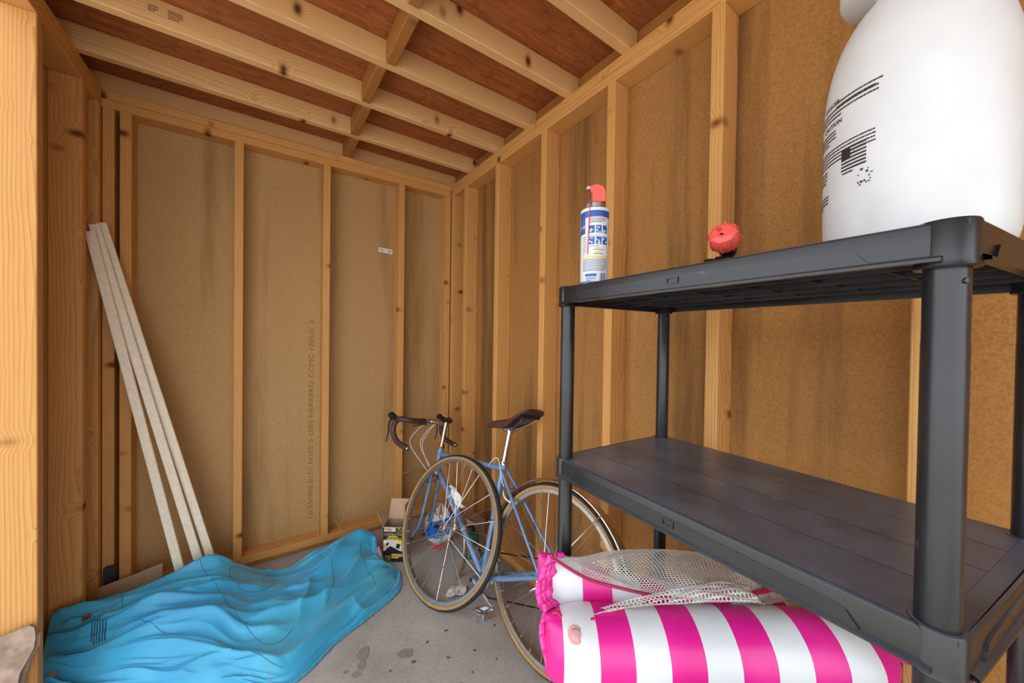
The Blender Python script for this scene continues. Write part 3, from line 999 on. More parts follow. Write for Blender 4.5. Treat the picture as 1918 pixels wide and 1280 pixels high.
# ------------------------------------------------------------------ bicycle
def bike_frame(heading, lean, pitch):
    fw = Vector((math.sin(heading), math.cos(heading), 0))
    rt = Vector((math.cos(heading), -math.sin(heading), 0))
    up = Vector((0, 0, 1))
    up2 = up * math.cos(lean) + rt * math.sin(lean)
    rt2 = rt * math.cos(lean) - up * math.sin(lean)
    f_ = fw * math.cos(pitch) - up2 * math.sin(pitch)
    u_ = fw * math.sin(pitch) + up2 * math.cos(pitch)
    return f_, rt2, u_
_spoke = {}
def make_wheel(root, rim_parent, c, f_, r_, u_, R, nspoke, rim_name, sub):
    """rim, tyre (tread and tan sidewalls), hub and spokes; sub=True nests them under the rim"""
    mb = MB()
    rr = R - 0.027
    mb.lathe([(rr - 0.013, -0.004), (rr - 0.012, -0.0095), (rr + 0.006, -0.0108), (rr + 0.007, -0.008), (rr + 0.001, -0.006), (rr + 0.001, 0.006), (rr + 0.007, 0.008), (rr + 0.006, 0.0108), (rr - 0.012, 0.0095), (rr - 0.013, 0.004)], c, r_, seg=72, closed=True)
    rim = mb.build(rim_name, 'alu', rim_parent, angle=0.7)
    par = rim if sub else root
    mb = MB()
    rt_ = 0.0148
    rc_ = R - rt_
    n1 = 14
    prof = []
    for k in range(n1):
        a = 2 * PI * k / n1
        prof.append((rc_ + rt_ * math.cos(a), rt_ * math.sin(a)))
    ax = r_.normalized()
    x = ax.orthogonal().normalized()
    y = ax.cross(x)
    seg = 72
    vs_, fs_, mi_ = [], [], []
    for (r, h) in prof:
        for k in range(seg):
            a = 2 * PI * k / seg
            vs_.append(c + ax * h + (x * math.cos(a) + y * math.sin(a)) * r)
    for i in range(n1):
        j = (i + 1) % n1
        m_ = 1 if i in (2, 3, 10, 9) else 0
        for k in range(seg):
            k2 = (k + 1) % seg
            fs_.append((i * seg + k, i * seg + k2, j * seg + k2, j * seg + k))
            mi_.append(m_)
    mb.v, mb.f, mb.mi = vs_, fs_, mi_
    mb.build('tyre', ['rubber', 'tan'], par, angle=1.2)
    mb = MB()
    mb.lathe([(0.0, -0.062), (0.006, -0.062), (0.006, -0.052), (0.010, -0.052), (0.011, -0.040), (0.008, -0.038), (0.021, -0.036), (0.022, -0.033), (0.012, -0.029), (0.010, 0.0), (0.012, 0.029), (0.022, 0.033), (0.021, 0.036), (0.008, 0.038), (0.011, 0.040), (0.010, 0.052), (0.006, 0.052), (0.006, 0.062), (0.0, 0.062)], c, r_, seg=24)
    hub = mb.build('hub', 'alu', par, angle=0.5)
    L = rr - 0.012
    key = round(L, 3)
    if key not in _spoke:
        m2 = MB().tube([(0, 0, 0), (0, 0, 1)], 0.0013, 5)
        o_ = m2.build('spoke', 'steel', None)
        _spoke[key] = o_.data
        bpy.data.objects.remove(o_)
    org = Vector((0, 0, 0))
    p = par
    while p is not None:
        org += p.location
        p = p.parent
    for k in range(nspoke):
        a = 2 * PI * k / nspoke
        sgn = 1 if k % 2 else -1
        cross = 0.55 if (k // 2) % 2 else -0.55
        h0 = c + r_ * (sgn * 0.0345) + (f_ * math.cos(a + cross) + u_ * math.sin(a + cross)) * 0.019
        h1 = c + (f_ * math.cos(a) + u_ * math.sin(a)) * L
        d_ = h1 - h0
        ob = bpy.data.objects.new('spoke', _spoke[key])
        col.objects.link(ob)
        ob.parent = par
        q = d_.to_track_quat('Z', 'Y').to_matrix().to_4x4()
        ob.matrix_local = Matrix.Translation(h0 - org) @ q @ Matrix.Diagonal((1, 1, d_.length, 1))
    return rim, hub

BO = Vector((0.918, 1.022, 0.327))
bf, br, bu = bike_frame(-0.133, 0.215, 0.236)
bike = empty('bicycle', (BO.x, BO.y, 0.0))
tag(bike, 'blue steel road bicycle with brown saddle leaning on the right wall studs', 'bicycle')
def B(a, b, s=0.0):
    return BO + bf * a + bu * b + br * s
HUB, BB, SC = (0.0, 0.0), (0.400, -0.085), (0.276, 0.392)
HT, HB_ = (0.803, 0.476), (0.834, 0.352)
def tube(name, pts, r, mat, par, seg=14):
    mb = MB()
    mb.tube(pts, r, seg)
    return mb.build(name, mat, par)
fr_ = tube('frame', [B(*BB), B(*SC)], 0.0143, 'frame_blue', bike)
fr_['label'] = 'pale blue painted frame'
tube('top_tube', [B(SC[0] + 0.004, SC[1] - 0.012), B(0.803, 0.444)], 0.0130, 'frame_blue', fr_)
dt = tube('down_tube', [B(*BB), B(0.828, 0.372)], 0.0143, 'frame_blue', fr_)
tube('head_tube', [B(*HB_), B(*HT)], 0.0165, 'frame_blue', fr_)
tube('seat_lug', [B(SC[0] + 0.004, SC[1] - 0.03), B(SC[0] - 0.004, SC[1] + 0.008)], 0.0168, 'frame_blue', fr_)
tube('bottom_bracket', [B(BB[0], BB[1], -0.036), B(BB[0], BB[1], 0.036)], 0.0205, 'frame_blue', fr_)
for s in (-1, 1):
    tube('chain_stay', [B(BB[0] - 0.01, BB[1], s * 0.018), B(0.22, -0.05, s * 0.036), B(0.01, 0.002, s * 0.060)], [0.0115, 0.0112, 0.0075], 'frame_blue', fr_)
    tube('seat_stay', [B(SC[0] - 0.006, SC[1] - 0.018, s * 0.017), B(0.20, 0.28, s * 0.030), B(0.006, 0.008, s * 0.060)], [0.0072, 0.0072, 0.0056], 'frame_blue', fr_)
    mb = MB()
    mb.prism([(-0.02, -0.018), (0.022, -0.016), (0.03, 0.0), (0.01, 0.03), (-0.004, 0.024), (-0.012, 0.0)], B(0, 0, s * 0.0605), bf, bu, 0.004)
    mb.build('dropout', 'frame_blue', fr_, smooth=False)
# lettering and bands on the frame
dtd = (B(0.828, 0.372) - B(*BB)).normalized()
dts = (dtd.cross(br)).normalized()
def on_dt(x, y):
    a = y / 0.0143
    return B(*BB) + dtd * x + (-br * math.cos(a) + dts * (-math.sin(a))) * 0.0148
mb = MB()
fake_lines(mb, lambda x, y: on_dt(0.40 - x, 0.010 - y), 0.0, 0.004, 0.12, 1, 0.02, 0.011, gap=0.7, seed=90)
mb.build('frame_lettering', 'decal', dt, smooth=False)
for t in (0.235, 0.228, 0.425, 0.418):
    p = B(*BB) + dtd * t
    mb = MB()
    mb.tube([p - dtd * 0.0014, p + dtd * 0.0014], 0.0147, 16)
    mb.build('white_band', 'decal', dt)
std = (B(*SC) - B(*BB)).normalized()
for t in (0.315, 0.333):
    p = B(*BB) + std * t
    mb = MB()
    mb.tube([p - std * 0.003, p + std * 0.003], 0.0148, 16)
    mb.build('white_band', 'decal', fr_)
mb = MB()
p = B(*BB) + std * 0.324
mb.tube([p - std * 0.006, p + std * 0.006], 0.0147, 16)
mb.build('red_band', 'red_ink', fr_)
mb = MB()
rows = []
for j in range(9):
    row = []
    for i in range(7):
        a_, b_ = i / 6, j / 8
        row.append(B(0.735 - 0.13 * b_ - 0.055 * a_, 0.275 - 0.10 * b_ + 0.012 * a_, 0.004 + 0.012 * math.sin(a_ * 5 + b_ * 7) + 0.006 * math.sin(b_ * 13)))
    rows.append(row)
mb.grid(rows)
mb.build('plastic_sleeve', 'bagwhite', bike, solid=0.0008)
# seat post, saddle
tube('seat_post', [B(SC[0], SC[1] + 0.0), B(0.236, 0.540)], 0.0133, 'steel', bike)
mb = MB()
mb.tube([B(SC[0] - 0.003, SC[1] + 0.006), B(SC[0] - 0.008, SC[1] + 0.024)], 0.0175, 14)
mb.tube([B(SC[0] - 0.02, SC[1] + 0.014, -0.018), B(SC[0] - 0.02, SC[1] + 0.014, 0.02)], 0.004, 8)
mb.build('seat_clamp', 'steel', bike)
mb = MB()
cl = B(0.232, 0.553)
mb.tube([B(0.235, 0.535), B(0.232, 0.556)], [0.016, 0.019], 14)
mb.tube([B(0.252, 0.556, -0.022), B(0.252, 0.556, 0.022)], 0.008, 10)
mb.tube([B(0.212, 0.556, -0.022), B(0.212, 0.556, 0.022)], 0.008, 10)
mb.build('saddle_clamp', 'steel', bike)
# saddle: a shaped shell; stations from nose to tail (a, half width, top height, skirt depth)
st_ = [(0.378, 0.010, 0.588, 0.014), (0.372, 0.016, 0.594, 0.024), (0.345, 0.019, 0.600, 0.030), (0.30, 0.022, 0.602, 0.034), (0.25, 0.030, 0.602, 0.038), (0.20, 0.046, 0.604, 0.034), (0.155, 0.064, 0.611, 0.026), (0.115, 0.073, 0.621, 0.020), (0.085, 0.072, 0.630, 0.014), (0.068, 0.058, 0.633, 0.010), (0.062, 0.028, 0.634, 0.004)]
mb = MB()
rows = []
for (a, hw, top, dep) in st_:
    row = []
    for k in range(13):
        t = -1 + 2 * k / 12
        y = math.sin(t * PI / 2)
        drop = dep * (abs(t) ** 3.2)
        row.append(B(a, top - drop, hw * y))
    rows.append(row)
mb.grid(rows)
sad = mb.build('saddle', 'leather', bike, solid=0.006, offset=0)
for s in (-1, 1):
    mb = MB()
    mb.tube(spline([B(0.345, 0.585, s * 0.006), B(0.30, 0.566, s * 0.018), B(0.25, 0.562, s * 0.022), B(0.19, 0.563, s * 0.022), B(0.14, 0.578, s * 0.034), B(0.10, 0.598, s * 0.048)], 4), 0.0036, 8)
    mb.build('saddle_rail', 'steel', sad)
mb = MB()
mb.tube([B(0.10, 0.603, -0.055), B(0.095, 0.604, 0.0), B(0.10, 0.603, 0.055)], 0.009, 8)
mb.build('saddle_base', 'blackpart', sad)
# rear wheel and fender
rim, hub = make_wheel(bike, bike, B(0, 0), bf, br, bu, 0.3345, 32, 'rear_wheel', True)
def fender(name, c, f_, r_, u_, R, a0, a1, par, w=0.021, n=40):
    mb = MB()
    rows = []
    for k in range(n + 1):
        a = a0 + (a1 - a0) * k / n
        d_ = f_ * math.cos(a) + u_ * math.sin(a)
        row = []
        for j in range(9):
            t = -1 + 2 * j / 8
            row.append(c + d_ * (R - 0.011 * t * t) + r_ * (w * t))
        rows.append(row)
    mb.grid(rows)
    return mb.build(name, 'brass_fender', par, solid=0.0012)
fender('rear_fender', B(0, 0), bf, br, bu, 0.3535, math.radians(-8), math.radians(196), bike)
for s in (-1, 1):
    mb = MB()
    mb.tube([B(0.01, 0.006, s * 0.066), B(-0.255, 0.24, s * 0.021)], 0.0022, 6)
    mb.build('fender_stay', 'steel', bike)
# rear brake
mb = MB()
for s in (-1, 1):
    mb.tube(spline([B(0.222, 0.300, s * 0.004), B(0.236, 0.292, s * 0.030), B(0.226, 0.262, s * 0.036), B(0.206, 0.240, s * 0.020)], 4), 0.006, 8)
    mb.box(B(0.203, 0.240, s * 0.0165), (0.01, 0.03, 0.012), Matrix((bf, bu, br)).transposed())
mb.tube([B(0.205, 0.300), B(0.250, 0.296)], 0.006, 8)
mb.build('rear_brake', 'alu', bike)
mb = MB()
mb.tube(spline([B(0.36, 0.395, -0.014), B(0.325, 0.42, -0.02), B(0.29, 0.425, -0.024), B(0.268, 0.385, -0.026), B(0.255, 0.335, -0.028), B(0.240, 0.305, -0.03)], 5), 0.0024, 8)
mb.build('rear_brake_cable', 'cable', bike)
# quick release lever, skewer
mb = MB()
mb.tube([B(0, 0, -0.066), B(0, 0, -0.078)], 0.010, 14)
mb.tube([B(0, -0.004, -0.078), B(-0.004, -0.022, -0.084), B(0.030, -0.040, -0.086)], [0.006, 0.0065, 0.005], 8)
mb.build('quick_release', 'steel', bike)
# cassette and derailleur at the drive side
mb = MB()
for k, r in enumerate((0.042, 0.036, 0.031, 0.027, 0.024)):
    mb.lathe([(0.012, 0.0), (r, 0.0), (r, 0.0016), (0.012, 0.0016)], B(0, 0, 0.040 + k * 0.0042), br, seg=30)
mb.build('cassette', 'steel', bike, angle=0.5)
mb = MB()
mb.tube(spline([B(0.01, -0.02, 0.07), B(-0.01, -0.055, 0.062), B(0.02, -0.085, 0.06), B(0.045, -0.12, 0.058)], 4), 0.008, 8)
mb.lathe([(0.004, -0.004), (0.018, -0.004), (0.018, 0.004), (0.004, 0.004)], B(0.045, -0.125, 0.058), br, seg=20)
mb.build('rear_derailleur', 'blackpart', bike)
# crankset
mb = MB()
for r in (0.094, 0.082):
    mb.lathe([(r - 0.012, -0.0012), (r, -0.0012), (r, 0.0012), (r - 0.012, 0.0012)], B(BB[0], BB[1], 0.044 if r > 0.09 else 0.038), br, seg=60, closed=True)
for k in range(5):
    a = 2 * PI * k / 5
    mb.tube([B(BB[0], BB[1], 0.05), B(BB[0] + 0.078 * math.cos(a), BB[1] + 0.078 * math.sin(a), 0.043)], [0.009, 0.006], 8)
mb.build('chainrings', 'alu', bike, angle=0.5)
mb = MB()
for (r, z, a0, a1) in ((0.094, 0.043, math.radians(75), math.radians(-105)),):
    pts_ = [B(BB[0] + r * math.cos(a0 + (a1 - a0) * k / 16), BB[1] + r * math.sin(a0 + (a1 - a0) * k / 16), z) for k in range(17)]
    pts_ += [B(0.05, -0.14, 0.05), B(0.03, -0.1, 0.055)]
    mb.tube([B(0.0, 0.038, 0.05)] + pts_, 0.0035, 6)
mb.build('chain', 'blackpart', bike)
crank_a = math.atan2(-0.150 - BB[1], 0.268 - BB[0])
for s, a in ((-1, crank_a), (1, crank_a + PI)):
    e = (BB[0] + 0.165 * math.cos(a), BB[1] + 0.165 * math.sin(a))
    mb = MB()
    mb.tube([B(BB[0], BB[1], s * 0.036), B(BB[0], BB[1], s * 0.072)], 0.0155, 18)
    mb.tube([B(BB[0], BB[1], s * 0.062), B((BB[0] + e[0]) / 2, (BB[1] + e[1]) / 2, s * 0.064), B(e[0], e[1], s * 0.070)], [0.0145, 0.0112, 0.0122], 12, flat=(1.0, 0.7))
    cr = mb.build('crank_arm', 'alu', bike)
    mb = MB()
    mb.lathe([(0.0, 0.002), (0.0095, 0.0015), (0.0105, 0.0)], B(BB[0], BB[1], s * 0.0725), br * s, seg=18)
    mb.build('dust_cap', 'blackpart', cr)
    # flat cage pedal
    pc = B(e[0], e[1], s * 0.115)
    lv = bf if s < 0 else bf
    Rm = Matrix((bf, bu, br)).transposed()
    mb = MB()
    mb.tube([B(e[0], e[1], s * 0.070), B(e[0], e[1], s * 0.150)], [0.009, 0.0065], 10)
    for q_ in (-1, 1):
        mb.box(pc + bf * (q_ * 0.034), (0.004, 0.022, 0.066), Rm)
        mb.box(pc + br * (q_ * 0.031), (0.066, 0.020, 0.006), Rm)
        mb.box(pc + bf * (q_ * 0.017), (0.034, 0.006, 0.010), Rm)
    mb.build('pedal', 'steel', bike, smooth=False)
# steering assembly, turned a little to the left
hax = (B(*HT) - B(*HB_)).normalized()
Rs = Matrix.Rotation(0.29, 3, hax)
sf0 = (bf - hax * bf.dot(hax)).normalized()
sf = (Rs @ sf0).normalized()
sr = (Rs @ br).normalized()
HTp = B(*HT)
HBp = B(*HB_)
mb = MB()
mb.tube([HTp, HTp + hax * 0.006, HTp + hax * 0.010, HTp + hax * 0.022], [0.0185, 0.020, 0.0175, 0.017], 18)
mb.tube([HTp + hax * 0.010, HTp + hax * 0.014], [0.021, 0.021], 18)
mb.build('headset', 'gold', bike)
MB().tube([HBp, HBp - hax * 0.012], [0.0185, 0.020], 18).build('lower_headset', 'gold', bike)
mb = MB()
top = HTp + hax * 0.145
mb.tube([HTp + hax * 0.015, top], 0.0112, 14)
ce = top + sf * 0.105 - hax * 0.012
mb.tube([top - hax * 0.012, ce], [0.0125, 0.0105], 12)
mb.tube([ce - sr * 0.020, ce + sr * 0.020], 0.0175, 16)
mb.lathe([(0.0, 0.004), (0.007, 0.003), (0.0075, 0.0)], top, hax, seg=12)
mb.build('stem', 'steel', bike)
# drop bar: flat tops, forward reach, hook, end
bar_dn = (hax * -0.93 - sf * 0.10).normalized()
bar_fw = (sf + hax * 0.05).normalized()
def bar_side(s):
    w = 0.205
    p0 = ce
    return [p0, p0 + sr * (s * 0.12), p0 + sr * (s * 0.172) + bar_fw * 0.008, p0 + sr * (s * w) + bar_fw * 0.040, p0 + sr * (s * w) + bar_fw * 0.072 + bar_dn * 0.012,
            p0 + sr * (s * w) + bar_fw * 0.096 + bar_dn * 0.045, p0 + sr * (s * w) + bar_fw * 0.094 + bar_dn * 0.085, p0 + sr * (s * w) + bar_fw * 0.066 + bar_dn * 0.118, p0 + sr * (s * w) + bar_fw * 0.028 + bar_dn * 0.132, p0 + sr * (s * w) - bar_fw * 0.035 + bar_dn * 0.138]
mb = MB()
L1_ = bar_side(-1)
R1_ = bar_side(1)
mb.tube([ce - sr * 0.12, ce + sr * 0.12], 0.0125, 14)
bar = mb.build('handlebar', 'steel', bike)
for s in (-1, 1):
    pts_ = bar_side(s)
    sp = spline([pts_[0].lerp(pts_[1], 0.55)] + pts_[1:], 8)
    mb = MB()
    mb.tube(sp, [0.0152 + 0.0008 * math.sin(i * 1.9) for i in range(len(sp))], 14)
    mb.build('bar_tape', 'tape', bar)
    mb = MB()
    d_ = (sp[-1] - sp[-2]).normalized()
    mb.tube([sp[-1] - d_ * 0.001, sp[-1] + d_ * 0.004], [0.014, 0.012], 14)
    mb.build('bar_plug', 'steel', bar)
    # brake hood and lever
    hp = pts_[4]
    mb = MB()
    mb.tube(spline([hp - bar_fw * 0.008, hp + bar_fw * 0.028 - bar_dn * 0.006, hp + bar_fw * 0.056 - bar_dn * 0.014, hp + bar_fw * 0.066 - bar_dn * 0.020], 4), [0.016, 0.0165, 0.0165, 0.017, 0.017, 0.017, 0.018, 0.019, 0.019, 0.0185, 0.017, 0.015, 0.011], 12)
    mb.build('brake_hood', 'blackpart', bar)
    mb = MB()
    mb.tube(spline([hp + bar_fw * 0.052 + bar_dn * 0.006, hp + bar_fw * 0.066 + bar_dn * 0.04, hp + bar_fw * 0.062 + bar_dn * 0.085, hp + bar_fw * 0.068 + bar_dn * 0.135], 5), [0.010, 0.0095, 0.009, 0.009, 0.0085, 0.008, 0.008, 0.0075, 0.007, 0.007, 0.007, 0.0065, 0.006, 0.006, 0.006, 0.005], 10, flat=(0.6, 1.0))
    mb.build('brake_lever', 'blackpart', bar)
    # interrupter lever under the tops
    ip = ce + sr * (s * 0.075) + bar_dn * 0.018
    mb = MB()
    mb.tube([ip - sr * (s * 0.03), ip, ip + sr * (s * 0.05) + bar_dn * 0.006, ip + sr * (s * 0.085) + bar_dn * 0.012], [0.006, 0.0075, 0.005, 0.006], 8)
    mb.build('top_lever', 'steel', bar)
# cables looping from the bars
cr_ = B(0.846, 0.305)
for (a_, lat, outd) in ((0.05, -0.02, 0.13), (0.03, 0.02, 0.10), (0.06, 0.0, 0.075)):
    s_ = ce + sr * (-0.04 if lat < 0 else 0.03) + bar_dn * 0.014
    e_ = cr_ + sf * 0.03 + hax * 0.02 + sr * lat
    m1 = s_ + sf * (outd * 0.55) + bar_dn * 0.05
    mb = MB()
    m2_ = (s_ + e_) / 2 + sf * outd - sr * 0.02
    mb.tube(spline([s_, m1, m2_, e_ + sf * (outd * 0.35) + hax * 0.03, e_], 6), 0.0022, 6)
    mb.build('brake_cable', 'cable', bike)
# fork
crn = HBp - hax * 0.022
mb = MB()
mb.tube([HBp - hax * 0.01, crn - hax * 0.012], 0.0155, 14)
mb.tube([crn - hax * 0.006 - sr * 0.040, crn - hax * 0.002, crn - hax * 0.006 + sr * 0.040], [0.012, 0.014, 0.012], 12)
fork = mb.build('fork', 'alu', bike)
for s in (-1, 1):
    tp = crn - hax * 0.345 + sf * 0.045 + sr * (s * 0.050)
    sp = spline([crn + sr * (s * 0.036), crn - hax * 0.16 + sr * (s * 0.042), crn - hax * 0.27 + sf * 0.010 + sr * (s * 0.047), tp], 6)
    mb = MB()
    mb.tube(sp, [0.0118 - 0.0055 * i / (len(sp) - 1) for i in range(len(sp))], 12, flat=(1.0, 0.85))
    mb.build('fork_blade', 'frame_blue', fork)
    mb = MB()
    mb.prism([(-0.009, 0.01), (0.009, 0.01), (0.010, -0.016), (0.004, -0.02), (0.002, -0.006), (-0.004, -0.006), (-0.006, -0.02), (-0.011, -0.012)], tp, sf, hax, 0.004)
    mb.build('fork_tip', 'blackpart', fork, smooth=False)
mb = MB()
for s in (-1, 1):
    mb.tube(spline([crn + sf * 0.022 + hax * 0.012, crn + sf * 0.03 + sr * (s * 0.034), crn + sf * 0.028 + sr * (s * 0.040) - hax * 0.03, crn + sf * 0.022 + sr * (s * 0.024) - hax * 0.048], 4), 0.0058, 8)
mb.tube([crn - sf * 0.01 + hax * 0.01, crn + sf * 0.04 + hax * 0.01], 0.007, 10)
mb.tube([crn + sf * 0.03 + hax * 0.01 - sr * 0.03, crn + sf * 0.03 + hax * 0.045 - sr * 0.03], 0.003, 8)
mb.build('front_brake', 'alu', bike)
# loose front fender still bolted under the crown, hanging without its wheel
fc = crn - hax * 0.345 + sf * 0.045
fender('front_fender', fc, sf, sr, hax, 0.350, math.radians(56), math.radians(205), bike)

# ------------------------------------------------------------------ detached front wheel leaning on the frame
WC = Vector((0.751, 1.588, 0.338 * math.cos(0.374)))
wf, wr, wu = bike_frame(-0.242, 0.374, 0.0)
wheel = empty('spare_wheel', (WC - wu * 0.338))
tag(wheel, 'loose spoked front wheel with tan sidewall tyre leaning on the bicycle', 'wheel')
rim, hub = make_wheel(wheel, wheel, WC, wf, wr, wu, 0.338, 32, 'rim', False)
mb = MB()
mb.tube([WC - wr * 0.060, WC - wr * 0.082], [0.0085, 0.0085], 12)
mb.build('axle_nut', 'blackpart', wheel)
mb = MB()
vd = wf * -0.91 + wu * 0.40
vd.normalize()
mb.tube([WC + vd * 0.296, WC + vd * 0.275, WC + vd * 0.258], [0.004, 0.0035, 0.0022], 8)
mb.build('valve', 'steel', wheel)

# ------------------------------------------------------------------ striped pool float stuffed on the lower shelf
FA = Vector((0.490, 0.560, 0.0))
fd = Vector((0.812, -0.584, 0.0)).normalized()       # along the rolls
fb = Vector((0.584, 0.812, 0.0)).normalized()        # towards the wall corner
FANG = math.atan2(fd.y, fd.x)
flt = empty('pool_float', (0.74, 0.36, 0.526))
tag(flt, 'pink and white striped inflatable pool float with netting under the middle shelf', 'pool float')
def roll(name, start, L, hy, hz, x0=0.035, sag=lambda x: 0.0, endz=0.75):
    """a striped inflated roll, its stripes follow its own length"""
    mb = MB()
    rows = []
    n = 56
    for k in range(n + 1):
        t = k / n
        x = L * (0.5 - 0.5 * math.cos(PI * t))
        e = min(x, L - x) / 0.085
        g = math.sqrt(max(0.0, 1 - (1 - min(e, 1)) ** 2))
        gy = 0.05 + 0.95 * g
        gz = endz + (1 - endz) * g if x < L / 2 else 0.12 + 0.88 * math.sqrt(max(0.0, 1 - (1 - min((L - x) / 0.20, 1)) ** 2))
        row = []
        for j in range(40):
            a = 2 * PI * j / 40
            ca, sa = math.cos(a), math.sin(a)
            wr_ = 1 + 0.012 * mnoise.noise(Vector((x * 14, ca * 2, sa * 2))) + (0.05 * (1 - g)) * math.sin(a * 9 + 1)
            zz = hz * gz * sa * wr_ - sag(x)
            if sag(0.3) and sa < 0:
                zz = max(zz, -0.150)
            row.append(Vector((x + x0, hy * gy * ca * wr_, zz)))
        rows.append(row)
    mb.grid(rows, closed_u=True)
    mb.add(rows[0], [tuple(range(40))])
    mb.add(rows[-1], [tuple(range(40))])
    o = mb.build(name, 'stripes', None, angle=1.4)
    o.parent = flt
    o.location = Vector(start) - fd * x0 - flt.location
    o.rotation_euler = (0, 0, FANG)
    return o
roll1 = roll('front_roll', FA + Vector((0, 0, 0.6000)), 0.705, 0.076, 0.0735)
roll2 = roll('back_roll', FA + fb * 0.082 - fd * 0.012 + Vector((0, 0, 0.678)), 0.62, 0.036, 0.076, sag=lambda x: 0.30 * x if x < 0.25 else 0.075 + 0.05 * (x - 0.25))
pe = [(0.523, 0.591, 0.760), (0.508, 0.595, 0.731), (0.491, 0.595, 0.700), (0.490, 0.589, 0.675), (0.498, 0.577, 0.659), (0.487, 0.573, 0.641), (0.478, 0.566, 0.621), (0.478, 0.554, 0.591), (0.483, 0.543, 0.555), (0.492, 0.540, 0.534)]
sp = spline(pe, 8)
mb = MB()
rows = []
for i, p in enumerate(sp):
    w = 0.034 + 0.006 * math.sin(i * 0.7)
    rows.append([p + fd * (w * t) + fb * (0.004 * math.sin(i * 0.9 + t * 3) + 0.012 * t) for t in (0, 0.25, 0.5, 0.75, 1.0)])
mb.grid(rows)
mb.build('seam_flap', 'pinkflap', flt, solid=0.0015, offset=0)
mb = MB()
for q_ in (0.35, 0.62):
    mb.tube([p + fd * (0.034 * q_) + fb * (0.004 * math.sin(i * 0.9 + q_ * 3) + 0.012 * q_) - fb * 0.001 for i, p in enumerate(sp)], 0.0012, 6)
mb.build('weld_line', 'crimson', flt)
# right-hand end flap
mb = MB()
e0 = FA + fd * 0.685 + Vector((0, 0, 0.62))
rows = []
for i in range(14):
    a = -0.4 + 2.3 * i / 13
    d_ = Vector((0, 0, math.sin(a))) * 0.055 - fb * (0.03 * math.cos(a))
    rows.append([e0 + d_ * 0.5 + fd * 0.0, e0 + d_ * 0.9 + fd * (0.022 + 0.006 * math.sin(i * 1.7)), e0 + d_ * 1.05 + fd * (0.036 + 0.008 * math.sin(i * 1.3 + 1))])
mb.grid(rows)
mb.build('seam_flap', 'pinkflap', flt, solid=0.0015, offset=0)
# valve
vc_ = FA + fd * 0.056 + Vector((0, 0, 0.600)) + (Vector((0, 0, 1)) * 0.80 - fb * 0.60).normalized() * 0.0705
vn = (Vector((0, 0, 1)) * 0.80 - fb * 0.60).normalized()
mb = MB()
mb.lathe([(0.0, 0.006), (0.007, 0.0055), (0.0085, 0.003), (0.0085, 0.001), (0.015, 0.0002), (0.016, -0.002)], vc_ + vn * 0.002, vn, seg=24)
mb.build('valve', 'clear', flt)
NET_A = [
  [(0.530, 0.598, 0.757), (0.612, 0.583, 0.730), (0.714, 0.566, 0.719), (0.869, 0.518, 0.694), (0.981, 0.451, 0.676), (1.062, 0.382, 0.672), (1.088, 0.326, 0.655), (1.102, 0.292, 0.642)],
  [(0.526, 0.589, 0.761), (0.601, 0.573, 0.730), (0.690, 0.546, 0.715), (0.811, 0.497, 0.692), (0.877, 0.427, 0.690), (0.983, 0.376, 0.673), (1.037, 0.338, 0.654), (1.073, 0.300, 0.629)],
  [(0.521, 0.581, 0.763), (0.591, 0.555, 0.722), (0.663, 0.516, 0.702), (0.741, 0.473, 0.690), (0.786, 0.405, 0.702), (0.907, 0.369, 0.687), (0.970, 0.336, 0.656), (1.011, 0.307, 0.631)],
  [(0.521, 0.575, 0.763), (0.585, 0.541, 0.715), (0.651, 0.500, 0.690), (0.715, 0.443, 0.679), (0.757, 0.389, 0.685), (0.822, 0.349, 0.690), (0.876, 0.323, 0.672), (0.943, 0.306, 0.644)],
]
NET_B = [
  [(0.511, 0.543, 0.646), (0.555, 0.519, 0.651), (0.614, 0.483, 0.669), (0.682, 0.447, 0.682), (0.762, 0.404, 0.693), (0.835, 0.371, 0.695), (0.894, 0.341, 0.680)],
  [(0.506, 0.534, 0.645), (0.553, 0.510, 0.648), (0.608, 0.479, 0.662), (0.675, 0.436, 0.676), (0.745, 0.394, 0.688), (0.808, 0.358, 0.692), (0.870, 0.321, 0.685)],
  [(0.512, 0.524, 0.645), (0.557, 0.498, 0.660), (0.611, 0.467, 0.671), (0.671, 0.427, 0.677), (0.737, 0.384, 0.680), (0.797, 0.348, 0.680), (0.863, 0.304, 0.678)],
]
FLAP = [
  [(0.894, 0.341, 0.671), (0.990, 0.322, 0.657), (1.112, 0.284, 0.646)],
  [(0.902, 0.323, 0.665), (0.977, 0.307, 0.652), (1.079, 0.284, 0.640)],
  [(0.887, 0.309, 0.673), (0.941, 0.295, 0.664), (1.017, 0.279, 0.650)],
]
